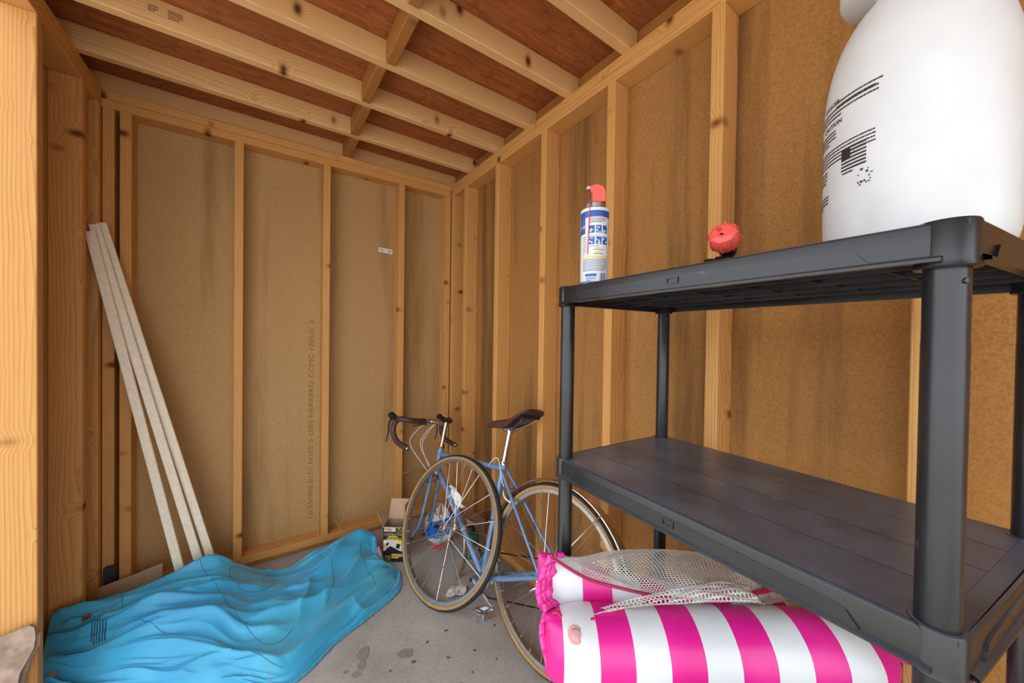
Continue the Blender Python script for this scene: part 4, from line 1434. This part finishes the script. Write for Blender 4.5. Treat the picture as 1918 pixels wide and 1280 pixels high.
def net(mb, ctrl, cell=0.0080, hole=0.72, wob=0.0):
    G = patch(ctrl, 10, 10)
    nr, nc = len(G), len(G[0])
    def S_(u, v):
        x = min(max(u, 0), 1) * (nc - 1)
        y = min(max(v, 0), 1) * (nr - 1)
        i, j = min(int(x), nc - 2), min(int(y), nr - 2)
        a, b = x - i, y - j
        p = G[j][i].lerp(G[j][i + 1], a).lerp(G[j + 1][i].lerp(G[j + 1][i + 1], a), b)
        if wob:
            p = p + Vector((0, 0, 1)) * (wob * math.sin(u * 31 + 5 * math.sin(v * 4)) * math.sin(v * PI))
        return p
    Lu = sum((G[nr // 2][k + 1] - G[nr // 2][k]).length for k in range(nc - 1))
    Lv = max(sum((G[k + 1][q_] - G[k][q_]).length for k in range(nr - 1)) for q_ in (nc // 4, nc // 2, 3 * nc // 4))
    nu, nv = int(Lu / cell), max(3, int(Lv / (cell * 0.9)))
    for j in range(nv + 1):
        for i in range(nu + 1):
            cu, cv = i + 0.5 * (j % 2), j
            out, inn = [], []
            for k in range(6):
                a = PI / 6 + k * PI / 3
                ox, oy = 0.577 * math.cos(a), 0.666 * math.sin(a)
                out.append(S_((cu + ox) / nu, (cv + oy) / nv))
                inn.append(S_((cu + ox * hole) / nu, (cv + oy * hole) / nv))
            mb.add(out + inn, [(k, (k + 1) % 6, 6 + (k + 1) % 6, 6 + k) for k in range(6)])
mb = MB()
net(mb, NET_A, wob=0.004)
net(mb, [[(x, y, z + 0.012) for x, y, z in r_] for r_ in NET_B], wob=0.003)
net(mb, FLAP)
nt = mb.build('net_panel', 'net', flt, solid=0.0012, offset=0)
nt['label'] = 'white hexagonal netting'
mb = MB()
mb.tube(spline(NET_A[3][:5], 6), 0.0032, 8)
mb.tube(spline([NET_A[0][0], NET_A[1][0], NET_A[3][0]], 4), 0.0032, 8)
mb.tube(spline([(0.500, 0.548, 0.668), (0.505, 0.541, 0.672), (0.515, 0.529, 0.662), (0.535, 0.508, 0.660), (0.56, 0.485, 0.672)], 6), 0.0034, 8)
mb.tube(spline(FLAP[0], 6), 0.0055, 8)
mb.build('piping', 'crimson', flt)
mb = MB()
tp_ = Vector((1.01, 0.345, 0.652))
mb.prism([(-0.035, -0.02), (0.045, -0.02), (0.045, 0.03), (-0.035, 0.03)], tp_, (fd * 0.98 + Vector((0, 0, -0.1))), Vector((0.35, 0.45, 0.8)).normalized(), 0.0008)
tg_ = mb.build('care_label', 'paper', flt, smooth=False)
mb = MB()
fake_lines(mb, lambda x, y: tp_ + fd * (0.98 * x) + Vector((0, 0, -0.1)) * x + Vector((0.35, 0.45, 0.8)).normalized() * y - Vector((0.2, -0.3, 0)).normalized() * 0.0 + fb * -0.0012 + Vector((0, 0, 0.0012)), -0.03, 0.022, 0.06, 6, 0.006, 0.003, seed=44)
mb.build('label_print', 'ink', tg_, smooth=False)

# ------------------------------------------------------------------ crumpled blue cover on the floor
TARP = [
  [(-0.640, 2.108, 0.012), (-0.545, 2.190, 0.03), (-0.370, 2.230, 0.03), (-0.170, 2.220, 0.06), (-0.060, 2.215, 0.03), (0.085, 2.190, 0.006), (0.250, 2.180, 0.01), (0.385, 2.175, 0.03), (0.520, 2.180, 0.04), (0.548, 2.130, 0.06)],
  [(-0.636, 2.090, 0.165), (-0.530, 2.105, 0.170), (-0.361, 2.115, 0.163), (-0.168, 2.110, 0.190), (-0.071, 2.105, 0.140), (0.077, 2.105, 0.040), (0.242, 2.105, 0.090), (0.368, 2.105, 0.134), (0.500, 2.100, 0.142), (0.540, 2.055, 0.105)],
  [(-0.640, 2.055, 0.120), (-0.520, 2.010, 0.150), (-0.350, 1.990, 0.175), (-0.155, 1.970, 0.165), (-0.040, 1.950, 0.105), (0.100, 1.945, 0.075), (0.250, 1.940, 0.085), (0.370, 1.960, 0.110), (0.465, 1.980, 0.095), (0.520, 1.965, 0.060)],
  [(-0.628, 2.000, 0.105), (-0.530, 1.950, 0.090), (-0.355, 1.860, 0.140), (-0.160, 1.800, 0.130), (-0.030, 1.760, 0.085), (0.110, 1.740, 0.070), (0.260, 1.770, 0.060), (0.390, 1.820, 0.055), (0.500, 1.860, 0.050), (0.570, 1.900, 0.030)],
  [(-0.612, 1.925, 0.085), (-0.530, 1.880, 0.045), (-0.360, 1.770, 0.055), (-0.180, 1.680, 0.060), (-0.045, 1.600, 0.040), (0.095, 1.530, 0.022), (0.240, 1.600, 0.022), (0.380, 1.680, 0.024), (0.520, 1.770, 0.022), (0.592, 1.870, 0.012)],
  [(-0.600, 1.840, 0.066), (-0.520, 1.820, 0.003), (-0.360, 1.730, 0.003), (-0.180, 1.625, 0.003), (-0.050, 1.545, 0.003), (0.100, 1.462, 0.003), (0.262, 1.562, 0.003), (0.412, 1.630, 0.003), (0.556, 1.712, 0.003), (0.606, 1.850, 0.003)],
]
G = patch(TARP, 30, 34)
def ridge(x):
    x = x % 1.0
    x = min(x, 1 - x) * 2
    return (1 - x) ** 2.6
def fold(p, u, v):
    # long soft folds along the cover, crossed by shorter slanting creases
    n1 = mnoise.noise(Vector((u * 4.0, v * 2.2, 1.0)))
    n2 = mnoise.noise(Vector((u * 8.0, v * 5.0, 4.0)))
    m1 = mnoise.noise(Vector((u * 5.0, v * 3.0, 9.0)))
    m2 = mnoise.noise(Vector((u * 6.0, v * 4.0, 14.0)))
    m3 = mnoise.noise(Vector((u * 7.0, v * 5.0, 19.0)))
    h = 0.034 * ridge(v * 4.2 + 0.9 * u + 0.75 * n1) * (0.55 + 0.6 * m1)
    h += 0.024 * ridge(v * 7.5 - 2.6 * u + 0.6 * n1 + 0.25 * n2 + 0.3) * max(0.0, 0.35 + m2)
    h += 0.014 * ridge(v * 14.0 + 3.5 * u + 0.9 * n1 + 0.4 * n2) * max(0.0, 0.15 + m3)
    h += 0.020 * ridge(u * 6.5 + v * 2.4 + 0.8 * n2) * max(0.0, m1 * -1.3)
    h += 0.009 * ridge(v * 24.0 - 6.0 * u + 1.2 * n2) * max(0.0, m2 * 1.2)
    return h + 0.006 * n2
nr, nc = len(G), len(G[0])
rows = []
for j in range(nr):
    row = []
    for i in range(nc):
        p = G[j][i]
        u, v = i / (nc - 1), j / (nr - 1)
        edge = min(1.0, min(v, 1 - v) / 0.10, min(u, 1 - u) / 0.05 + 0.15)
        ru = 0.003 * math.sin(i * 1.35) * max(0, 1 - (1 - v) / 0.06) * (1 if u > 0.4 else 0.3)
        z = max(0.003, p.z - 0.012 * max(0.0, edge) + 1.35 * fold(p, u, v) * max(0.0, edge) + ru)
        row.append(Vector((p.x, p.y, z)))
    rows.append(row)
TG = rows
mb = MB()
mb.grid(rows)
tarp = empty('fabric_cover', (0.0, 1.85, 0.0))
tag(tarp, 'crumpled bright blue fabric cover heaped on the concrete floor', 'cover')
cov = mb.build('cloth', 'tarp', tarp, angle=3.0, solid=0.0016)
def T_(u, v, off=0.0016):
    x, y = min(max(u, 0), 1) * (nc - 1), min(max(v, 0), 1) * (nr - 1)
    i, j = min(int(x), nc - 2), min(int(y), nr - 2)
    a, b = x - i, y - j
    p = TG[j][i].lerp(TG[j][i + 1], a).lerp(TG[j + 1][i].lerp(TG[j + 1][i + 1], a), b)
    n_ = (TG[j][i + 1] - TG[j][i]).cross(TG[j + 1][i] - TG[j][i]).normalized()
    if n_.z < 0:
        n_ = -n_
    return p + n_ * off
mb = MB()
for cv in ([(0.30, 0.22), (0.34, 0.42), (0.42, 0.60), (0.50, 0.70), (0.56, 0.66)], [(0.66, 0.18), (0.70, 0.34), (0.70, 0.48), (0.66, 0.62)], [(0.20, 0.52), (0.28, 0.66), (0.38, 0.70), (0.46, 0.76), (0.54, 0.82)], [(0.86, 0.3), (0.84, 0.5), (0.84, 0.72)], [(0.16, 0.22), (0.17, 0.40)]):
    sp = spline([(a, b, 0) for a, b in cv], 16)
    mb.tube([T_(p.x, p.y, 0.0008) for p in sp], 0.0011, 5)
# round patch outline
mb.tube([T_(0.46 + 0.075 * math.cos(a), 0.31 + 0.11 * math.sin(a), 0.0008) for a in [2 * PI * k / 60 for k in range(61)]], 0.0011, 5)
mb.build('stitching', 'tarpseam', cov)
mb = MB()
mb.tube([T_(0.02 + 0.97 * k / 160, 0.992, 0.001) + Vector((0, 0, 0.002 * math.sin(k * 1.9))) for k in range(161)], 0.0030, 6)
mb.build('elastic_hem', 'tarp', cov)
mb = MB()
fake_lines(mb, lambda x, y: T_(0.120 + 1.0 * y + x * 0.25, 0.46 + x * 2.6, 0.0022), 0.0, 0.026, 0.050, 6, 0.0052, 0.0019, seed=60)
mb.build('care_print', 'ink', cov, smooth=False)
for (u, v) in ((0.335, 0.205), (0.10, 0.36)):
    c_ = T_(u, v, 0.002)
    mb = MB()
    mb.lathe([(0.006, 0.0), (0.007, 0.0025), (0.012, 0.0025), (0.0135, 0.0)], c_, (-0.15, -0.45, 0.88), seg=20, closed=True)
    mb.lathe([(0.0, 0.0008), (0.0065, 0.0008)], c_, (-0.15, -0.45, 0.88), seg=16)
    mb.build('grommet', 'gold', cov)
# printed bundle peeking from under its right end
mb = MB()
rows = []
for j in range(12):
    row = []
    for i in range(16):
        a, b = i / 15, j / 11
        x = 0.505 + 0.055 * a
        y = 1.93 + 0.12 * b
        row.append(Vector((x, y, 0.004 + 0.085 * math.sin(PI * min(1, a * 0.9 + 0.05)) * math.sin(PI * (0.1 + 0.8 * b)) + 0.010 * mnoise.noise(Vector((x * 40, y * 40, 1))))))
    rows.append(row)
mb.grid(rows)
ln = mb.build('patterned_lining', 'print_purple', tarp, solid=0.002)
ln['label'] = 'patterned purple lining peeking out'

# ------------------------------------------------------------------ white fluted trim boards leaning in the corner
TB = [((-0.262, 2.180, 0.0), (-0.578, 2.232, 1.655), 'frontmost'), ((-0.193, 2.205, 0.0), (-0.572, 2.253, 1.690), 'middle'), ((-0.152, 2.230, 0.0), (-0.557, 2.274, 1.705), 'rear')]
for (a, b, which) in TB:
    a, b = Vector(a), Vector(b)
    d_ = (b - a).normalized()
    wv = d_.cross(Vector((0, 1, 0))).normalized()
    wv = (Vector((1, 0, 0)) - d_ * d_.x).normalized()
    tv = wv.cross(d_).normalized()
    if tv.y > 0:
        tv = -tv
    hw = 0.0160
    sec = [(-hw, 0.0), (-hw, 0.010)]
    for k in range(5):
        x = -hw + 0.0040 + k * 0.0060
        sec += [(x - 0.0022, 0.012), (x - 0.0009, 0.0110), (x + 0.0009, 0.0110), (x + 0.0022, 0.012)]
    sec += [(hw, 0.010), (hw, 0.0)]
    lift = hw * abs(wv.z) + 0.0025
    a = a + d_ * (lift / d_.z)
    mb = MB()
    m_ = len(sec)
    va = [a + wv * x + tv * y for x, y in sec]
    vb = [b + wv * x + tv * y for x, y in sec]
    mb.add(va + vb, [tuple(range(m_)), tuple(range(m_, 2 * m_))] + [(i, (i + 1) % m_, m_ + (i + 1) % m_, m_ + i) for i in range(m_)])
    o = mb.build('trim_board', 'trim_paint', None, smooth=False)
    which = {'frontmost': 'left white fluted trim strip, standing apart at its foot, leaning in the corner',
             'middle': 'white fluted trim strip leaning between the two outer ones',
             'rear': 'right white fluted trim strip, foot nearest the blue cover grommet'}[which]
    tag(o, which, 'trim board', 'fluted trim strips leaning in the corner')

# ------------------------------------------------------------------ carton of bags
bxr = empty('bag_carton', (0.63, 2.0, 0))
tag(bxr, 'small open carton printed CONTRACTOR beside the blue cover', 'carton')
b0, b1 = Vector((0.556, 1.989, 0)), Vector((0.648, 1.921, 0))
ux = (b1 - b0).normalized()
uy = Vector((0, 0, 1))
uz = Vector((-ux.y, ux.x, 0))
uz = uz if uz.y > 0 else -uz
BW, BH, BD = (b1 - b0).length, 0.196, 0.085
th = 0.003
mb = MB()
mb.prism([(0, 0), (BW, 0), (BW, BH), (0, BH)], b0, ux, uy, th if ux.cross(uy).dot(uz) > 0 else -th)
fp = mb.build('front_panel', 'boxblack', bxr, smooth=False)
mb = MB()
Rm = Matrix((ux, uz, uy)).transposed()
mb.box(b0 + ux * BW / 2 + uz * BD + uy * BH / 2, (BW, th, BH), Rm)
mb.box(b0 + ux * th / 2 + uz * (BD / 2) + uy * BH / 2, (th, BD, BH), Rm)
mb.box(b0 + ux * (BW - th / 2) + uz * (BD / 2) + uy * BH / 2, (th, BD, BH), Rm)
mb.box(b0 + ux * BW / 2 + uz * BD / 2 + uy * 0.002, (BW, BD, 0.004), Rm)
mb.build('carton_body', 'cardboard_dim', bxr, smooth=False)
def flap(name, p, q, up, th_=0.0025):
    mb = MB()
    n_ = (q - p).cross(up).normalized() * th_
    v_ = [p, q, q + up, p + up]
    mb.add(v_ + [x + n_ for x in v_], [(0, 1, 2, 3), (7, 6, 5, 4), (0, 4, 5, 1), (1, 5, 6, 2), (2, 6, 7, 3), (3, 7, 4, 0)])
    return mb.build(name, 'cardboard', bxr, smooth=False)
TL, TR = b0 + uy * BH, b1 + uy * BH
flap('flap', TL + uz * BD, TR + uz * BD, uy * 0.078 + uz * 0.035)
flap('flap', TL + uz * BD + uy * 0.079 + uz * 0.036, TR + uz * BD + uy * 0.079 + uz * 0.036 - ux * 0.004, uy * 0.02 + uz * 0.004)
flap('flap', TL, TL + uz * BD, uy * 0.068 - ux * 0.035)
flap('flap', TR, TR + uz * BD, uy * 0.115 + ux * 0.002)
flap('flap', TL - uz * 0.001, TR - uz * 0.001, uy * 0.006 - uz * 0.016)
def on_box(x, y, o_=0.0007):
    return b0 + ux * x + uy * y - uz * o_
fb1 = lambda x, y: on_box(x, y, 0.0007)
fb2 = lambda x, y: on_box(x, y, 0.0012)
mb = MB()
quad_on(mb, fb1, 0.003, 0.062, 0.111, 0.122)
quad_on(mb, fb1, 0.006, 0.168, 0.070, 0.190)
mb.build('photo_print', 'boxphoto', fp, smooth=False)
mb = MB()
put_text(mb, '42', 0.024, fb2, x0=0.078, y0=0.176, width=0.030)
put_text(mb, 'GALLON', 0.009, fb2, x0=0.076, y0=0.165, width=0.034)
put_text(mb, 'CONTRACTOR', 0.017, fb2, x0=0.005, y0=0.147, width=0.104)
fake_lines(mb, fb2, 0.028, 0.138, 0.06, 1, 0.01, 0.006, gap=0.15, seed=70)
fake_lines(mb, fb2, 0.020, 0.130, 0.08, 2, 0.006, 0.0035, seed=71)
quad_on(mb, fb2, 0.074, 0.108, 0.110, 0.124)
put_text(mb, '24', 0.020, fb2, x0=0.014, y0=0.020, width=0.022)
quad_on(mb, fb2, 0.010, 0.034, 0.042, 0.0355)
quad_on(mb, fb2, 0.010, 0.004, 0.042, 0.0055)
quad_on(mb, fb2, 0.010, 0.004, 0.0115, 0.0355)
quad_on(mb, fb2, 0.0405, 0.004, 0.042, 0.0355)
fake_lines(mb, fb2, 0.014, 0.013, 0.024, 2, 0.005, 0.0035, seed=72)
fake_lines(mb, fb2, 0.048, 0.040, 0.058, 3, 0.009, 0.0065, gap=0.2, seed=73)
mb.build('yellow_print', 'yellow_ink', fp, smooth=False)
mb = MB()
fake_lines(mb, fb2, 0.010, 0.179, 0.052, 1, 0.01, 0.006, gap=0.25, seed=75)
fake_lines(mb, fb2, 0.02, 0.171, 0.035, 1, 0.01, 0.004, seed=74)
mb.build('red_print', 'red_ink', fp, smooth=False)
mb = MB()
mb.add([fb2(x, y) for x, y in [(0.010, 0.062), (0.060, 0.062), (0.095, 0.062), (0.040, 0.090), (0.024, 0.078)]], [(0, 1, 2, 3, 4)])
mb.add([fb2(x, y) for x, y in [(0.014, 0.092), (0.026, 0.088), (0.034, 0.106), (0.022, 0.108)]], [(0, 1, 2, 3)])
mb.add([fb2(x, y) for x, y in [(0.070, 0.078), (0.090, 0.076), (0.096, 0.100), (0.076, 0.104)]], [(0, 1, 2, 3)])
mb.build('dark_print', 'boxblack', fp, smooth=False)
mb = MB()
mb.add([fb2(x, y) for x, y in [(0.003, 0.070), (0.018, 0.074), (0.024, 0.090), (0.012, 0.104), (0.003, 0.100)]], [(0, 1, 2, 3, 4)])
mb.build('hand_print', 'skin_print', fp, smooth=False)

# ------------------------------------------------------------------ bag of cleaner, green bottle, cardboard behind the bicycle
def lumpy(name, c, size, mats, pick, amp, par=None, seed=0, seg=28, rings=20, pw=2.6, top_pinch=0.0):
    mb = MB()
    rows = []
    for j in range(rings + 1):
        t = j / rings
        z = -1 + 2 * t
        rad = (1 - abs(z) ** pw) ** (1 / pw)
        if z > 0:
            rad *= 1 - top_pinch * z * z
        row = []
        for i in range(seg):
            a = 2 * PI * i / seg
            x, y = math.cos(a), math.sin(a)
            k_ = (abs(x) ** 3 + abs(y) ** 3) ** (-1 / 3)
            p = Vector((x * k_ * rad, y * k_ * rad, z))
            dsp = 1 + amp * mnoise.noise(p * 2.4 + Vector((seed, 0, 0))) + amp * 0.6 * mnoise.noise(p * 6 + Vector((0, seed, 0)))
            row.append(Vector(c) + Vector((p.x * size[0] * dsp, p.y * size[1] * dsp, size[2] * (z * (1 + 0.3 * (dsp - 1)) + 1))))
        rows.append(row)
    mb.grid(rows, closed_u=True)
    if len(mats) > 1:
        k = 0
        for j in range(rings):
            for i in range(seg):
                mb.mi[k] = pick(i / seg, j / rings)
                k += 1
    o = mb.build(name, mats, par, angle=1.2)
    return o
def pickbag(u, v):
    if v < 0.22:
        return 0
    if 0.50 < u < 0.80 and v < 0.66:
        return 1
    if v > 0.78 and (int(u * 18) % 3 == 0):
        return 2
    return 1 if (v > 0.6 and int(u * 11) % 4 == 1) else 0
bag = empty('plastic_bag', (0.895, 1.985, 0.0))
tag(bag, 'white and blue printed plastic bag on the floor behind the loose wheel', 'bag')
lumpy('bag_body', (0.895, 1.985, 0.0), (0.088, 0.055, 0.120), ['bagwhite', 'bagblue', 'bagorange'], pickbag, 0.22, bag, seed=3, top_pinch=0.55, seg=44, rings=28)
mb = MB()
vdir = Vector((-0.895, -1.985, 0)).normalized()
vrt = Vector((-vdir.y, vdir.x, 0))
fnb = lambda x, y: Vector((0.895, 1.985, 0)) + vdir * 0.094 + vrt * x + Vector((0, 0, y)) - vdir * (abs(x) * 0.25)
fake_lines(mb, fnb, -0.06, 0.030, 0.12, 2, 0.015, 0.010, gap=0.3, seed=80)
mb.build('red_lettering', 'red_ink', bag, smooth=False)
mb = MB()
fake_lines(mb, fnb, -0.03, 0.10, 0.09, 4, 0.012, 0.003, gap=0.4, seed=81)
mb.build('white_lettering', 'bagwhite', bag, smooth=False)

gb = empty('green_bottle', (0.985, 1.775, 0))
tag(gb, 'ribbed green bottle with dark cap behind the bicycle frame', 'bottle')
pr = [(0.0, 0.0), (0.040, 0.0), (0.043, 0.004)]
for k in range(9):
    pr += [(0.043, 0.008 + k * 0.010), (0.0455, 0.012 + k * 0.010), (0.043, 0.016 + k * 0.010)]
pr += [(0.042, 0.105), (0.034, 0.122), (0.022, 0.130)]
MB().lathe(pr, (0.985, 1.775, 0), seg=32).build('bottle_body', 'green', gb)
MB().lathe([(0.0, 0.165), (0.022, 0.163), (0.024, 0.158), (0.024, 0.130), (0.020, 0.128)], (0.985, 1.775, 0), seg=28).build('cap', 'blackpart', gb, angle=0.5)

kb = empty('cardboard_box', (1.06, 1.87, 0))
tag(kb, 'plain brown cardboard box in the corner behind the bicycle', 'box')
Rk = Matrix.Rotation(0.25, 3, 'Z')
mb = MB()
mb.box((1.06, 1.87, 0.075), (0.07, 0.11, 0.15), Rk, bev=0.002)
mb.build('box_body', 'cardboard_dim', kb, smooth=False)
mb = MB()
mb.box(Vector((1.06, 1.87, 0.165)) + Rk @ Vector((-0.052, 0, 0)), (0.05, 0.11, 0.003), Rk @ Matrix.Rotation(0.45, 3, 'Y'))
mb.build('flap', 'cardboard_dim', kb, smooth=False)

# ------------------------------------------------------------------ scraps
def crumple(name, c, r, mat, seed, flat=0.35):
    bm = bmesh.new()
    bmesh.ops.create_icosphere(bm, subdivisions=3, radius=1.0)
    for v in bm.verts:
        p = v.co.copy()
        k = 1 + 0.55 * mnoise.noise(p * 1.7 + Vector((seed, 0, 0))) + 0.3 * mnoise.noise(p * 4.5 + Vector((0, seed, 0)))
        v.co = Vector((p.x * r[0] * k, p.y * r[1] * k, (p.z * k) * r[2]))
    zmin = min(v.co.z for v in bm.verts)
    bm.verts.index_update()
    mb = MB()
    mb.add([Vector(c) + Vector((v.co.x, v.co.y, v.co.z - zmin + 0.0005)) for v in bm.verts], [tuple(v.index for v in f.verts) for f in bm.faces])
    bm.free()
    return mb.build(name, mat, None, smooth=False)
tag(crumple('paper_scrap', (0.782, 1.545, 0), (0.050, 0.030, 0.012), 'paper', 5), 'torn dirty white paper scrap on the floor seen through the loose wheel', 'paper')
tag(crumple('foil_scrap', (0.985, 1.50, 0), (0.045, 0.035, 0.035), 'paper', 9), 'crumpled grey paper ball on the floor behind the pedal', 'paper')
# black strap bracket at the foot of the corner stud
mb = MB()
mb.prism([(-0.019, 0), (0.019, 0), (0.019, 0.150), (0.016, 0.158), (-0.010, 0.158), (-0.019, 0.150)], (-0.547, 2.333, 0.035), (1, 0, 0), (0, 0, 1), 0.004)
sb = mb.build('strap_plate', 'hinge', None, smooth=False)
tag(sb, 'black metal strap plate screwed to the foot of the corner stud', 'bracket')
for z in (0.16, 0.12):
    mb = MB()
    mb.lathe([(0.0, 0.002), (0.003, 0.0015), (0.004, 0.0)], (-0.545, 2.3288, z), (0, -1, 0), seg=10)
    mb.build('screw', 'steel', sb)
# cardboard sheets behind the cover
mb = MB()
mb.prism([(-0.10, 0.0), (0.10, 0.0), (0.098, 0.165), (0.02, 0.150), (-0.098, 0.135)], (-0.465, 2.262, 0.002), (0.995, 0.08, 0.0), Vector((0, 0.12, 0.99)).normalized(), 0.004)
cs = mb.build('cardboard_sheet', 'cardboard', None, smooth=False)
tag(cs, 'folded kraft cardboard sheet standing behind the blue cover', 'cardboard')
# weathered broken board pieces against the near left post
def shard(name, poly, o_, ux_, uy_, label, seed):
    mb = MB()
    ux_, uy_ = Vector(ux_).normalized(), Vector(uy_).normalized()
    mb.prism(poly, o_, ux_, uy_, 0.012)
    ob = mb.build(name, 'bark', None, smooth=False)
    tag(ob, label, 'board', 'broken boards by the near left post')
    return ob
shard('broken_board', [(-0.075, 0.0), (0.02, 0.0), (0.035, 0.20), (0.050, 0.235), (0.058, 0.258), (0.060, 0.290), (0.056, 0.318), (0.046, 0.328), (0.020, 0.322), (-0.03, 0.312), (-0.075, 0.305)], (-0.625, 1.700, 0.004), (1, 0.05, 0), (0, 0.17, 0.985), 'larger weathered broken board leaning on the near left post', 1)
shard('broken_board', [(-0.05, 0.0), (0.035, 0.0), (0.045, 0.16), (0.055, 0.215), (0.072, 0.255), (0.072, 0.282), (0.04, 0.288), (0.0, 0.28), (-0.05, 0.27)], (-0.632, 1.735, 0.004), (1, 0.03, 0), (0, 0.11, 0.99), 'smaller weathered broken board half hidden behind the larger one', 2)
# straws caught on the back sill
STR = [((0.394, 2.330, 0.062), (0.372, 2.405, 0.135)), ((0.400, 2.335, 0.062), (0.432, 2.415, 0.130)), ((0.405, 2.345, 0.062), (0.380, 2.400, 0.105)), ((0.10, 2.36, 0.0605), (0.02, 2.405, 0.095)), ((0.19, 2.37, 0.061), (0.11, 2.345, 0.061)), ((0.285, 2.36, 0.061), (0.279, 2.405, 0.105))]
for k, (a, b) in enumerate(STR):
    mb = MB()
    a, b = Vector(a), Vector(b)
    mb.tube(spline([a, (a + b) / 2 + Vector((0.003, 0.003, 0.002)), b], 4), 0.0009, 5)
    tag(mb.build('straw', 'straw', None), 'dry straw stalk caught on the back wall bottom plate', 'straw', 'straw stalks on the back wall plate')
# leaf flakes and stains on the slab
rd = random.Random(21)
FLK = [(0.781, 1.338), (0.648, 1.143), (0.751, 1.139), (0.646, 1.371), (0.491, 1.419), (0.882, 1.218), (0.484, 1.307), (0.72, 1.62), (0.66, 1.78), (0.60, 1.25), (0.56, 1.36), (0.83, 1.28), (0.70, 1.22), (0.40, 1.32)]
for k, (x, y) in enumerate(FLK):
    mb = MB()
    n_ = 7
    r0 = rd.uniform(0.004, 0.010)
    mb.prism([(r0 * rd.uniform(0.6, 1.3) * math.cos(2 * PI * i / n_), 0.6 * r0 * rd.uniform(0.6, 1.3) * math.sin(2 * PI * i / n_)) for i in range(n_)], (x, y, 0.0006), (math.cos(k), math.sin(k), 0.0), (-math.sin(k), math.cos(k), 0.03), 0.0008)
    tag(mb.build('leaf_flake', 'flake', None, smooth=False), 'tiny brown leaf flake lying on the bare concrete', 'leaf', 'leaf flakes on the concrete')
for (x, y, rx, ry) in ((0.335, 1.452, 0.022, 0.032), (0.318, 1.405, 0.014, 0.020), (0.292, 1.376, 0.016, 0.013), (0.262, 1.408, 0.007, 0.007), (0.47, 1.36, 0.03, 0.02)):
    mb = MB()
    mb.prism([(rx * (1 + 0.15 * math.sin(3 * t + x * 50)) * math.cos(t), ry * math.sin(t)) for t in [2 * PI * i / 22 for i in range(22)]], (x, y, 0.0002), (0.9, -0.43, 0), (0.43, 0.9, 0), 0.0004)
    mb.build('stain', 'stain', floor, smooth=False)
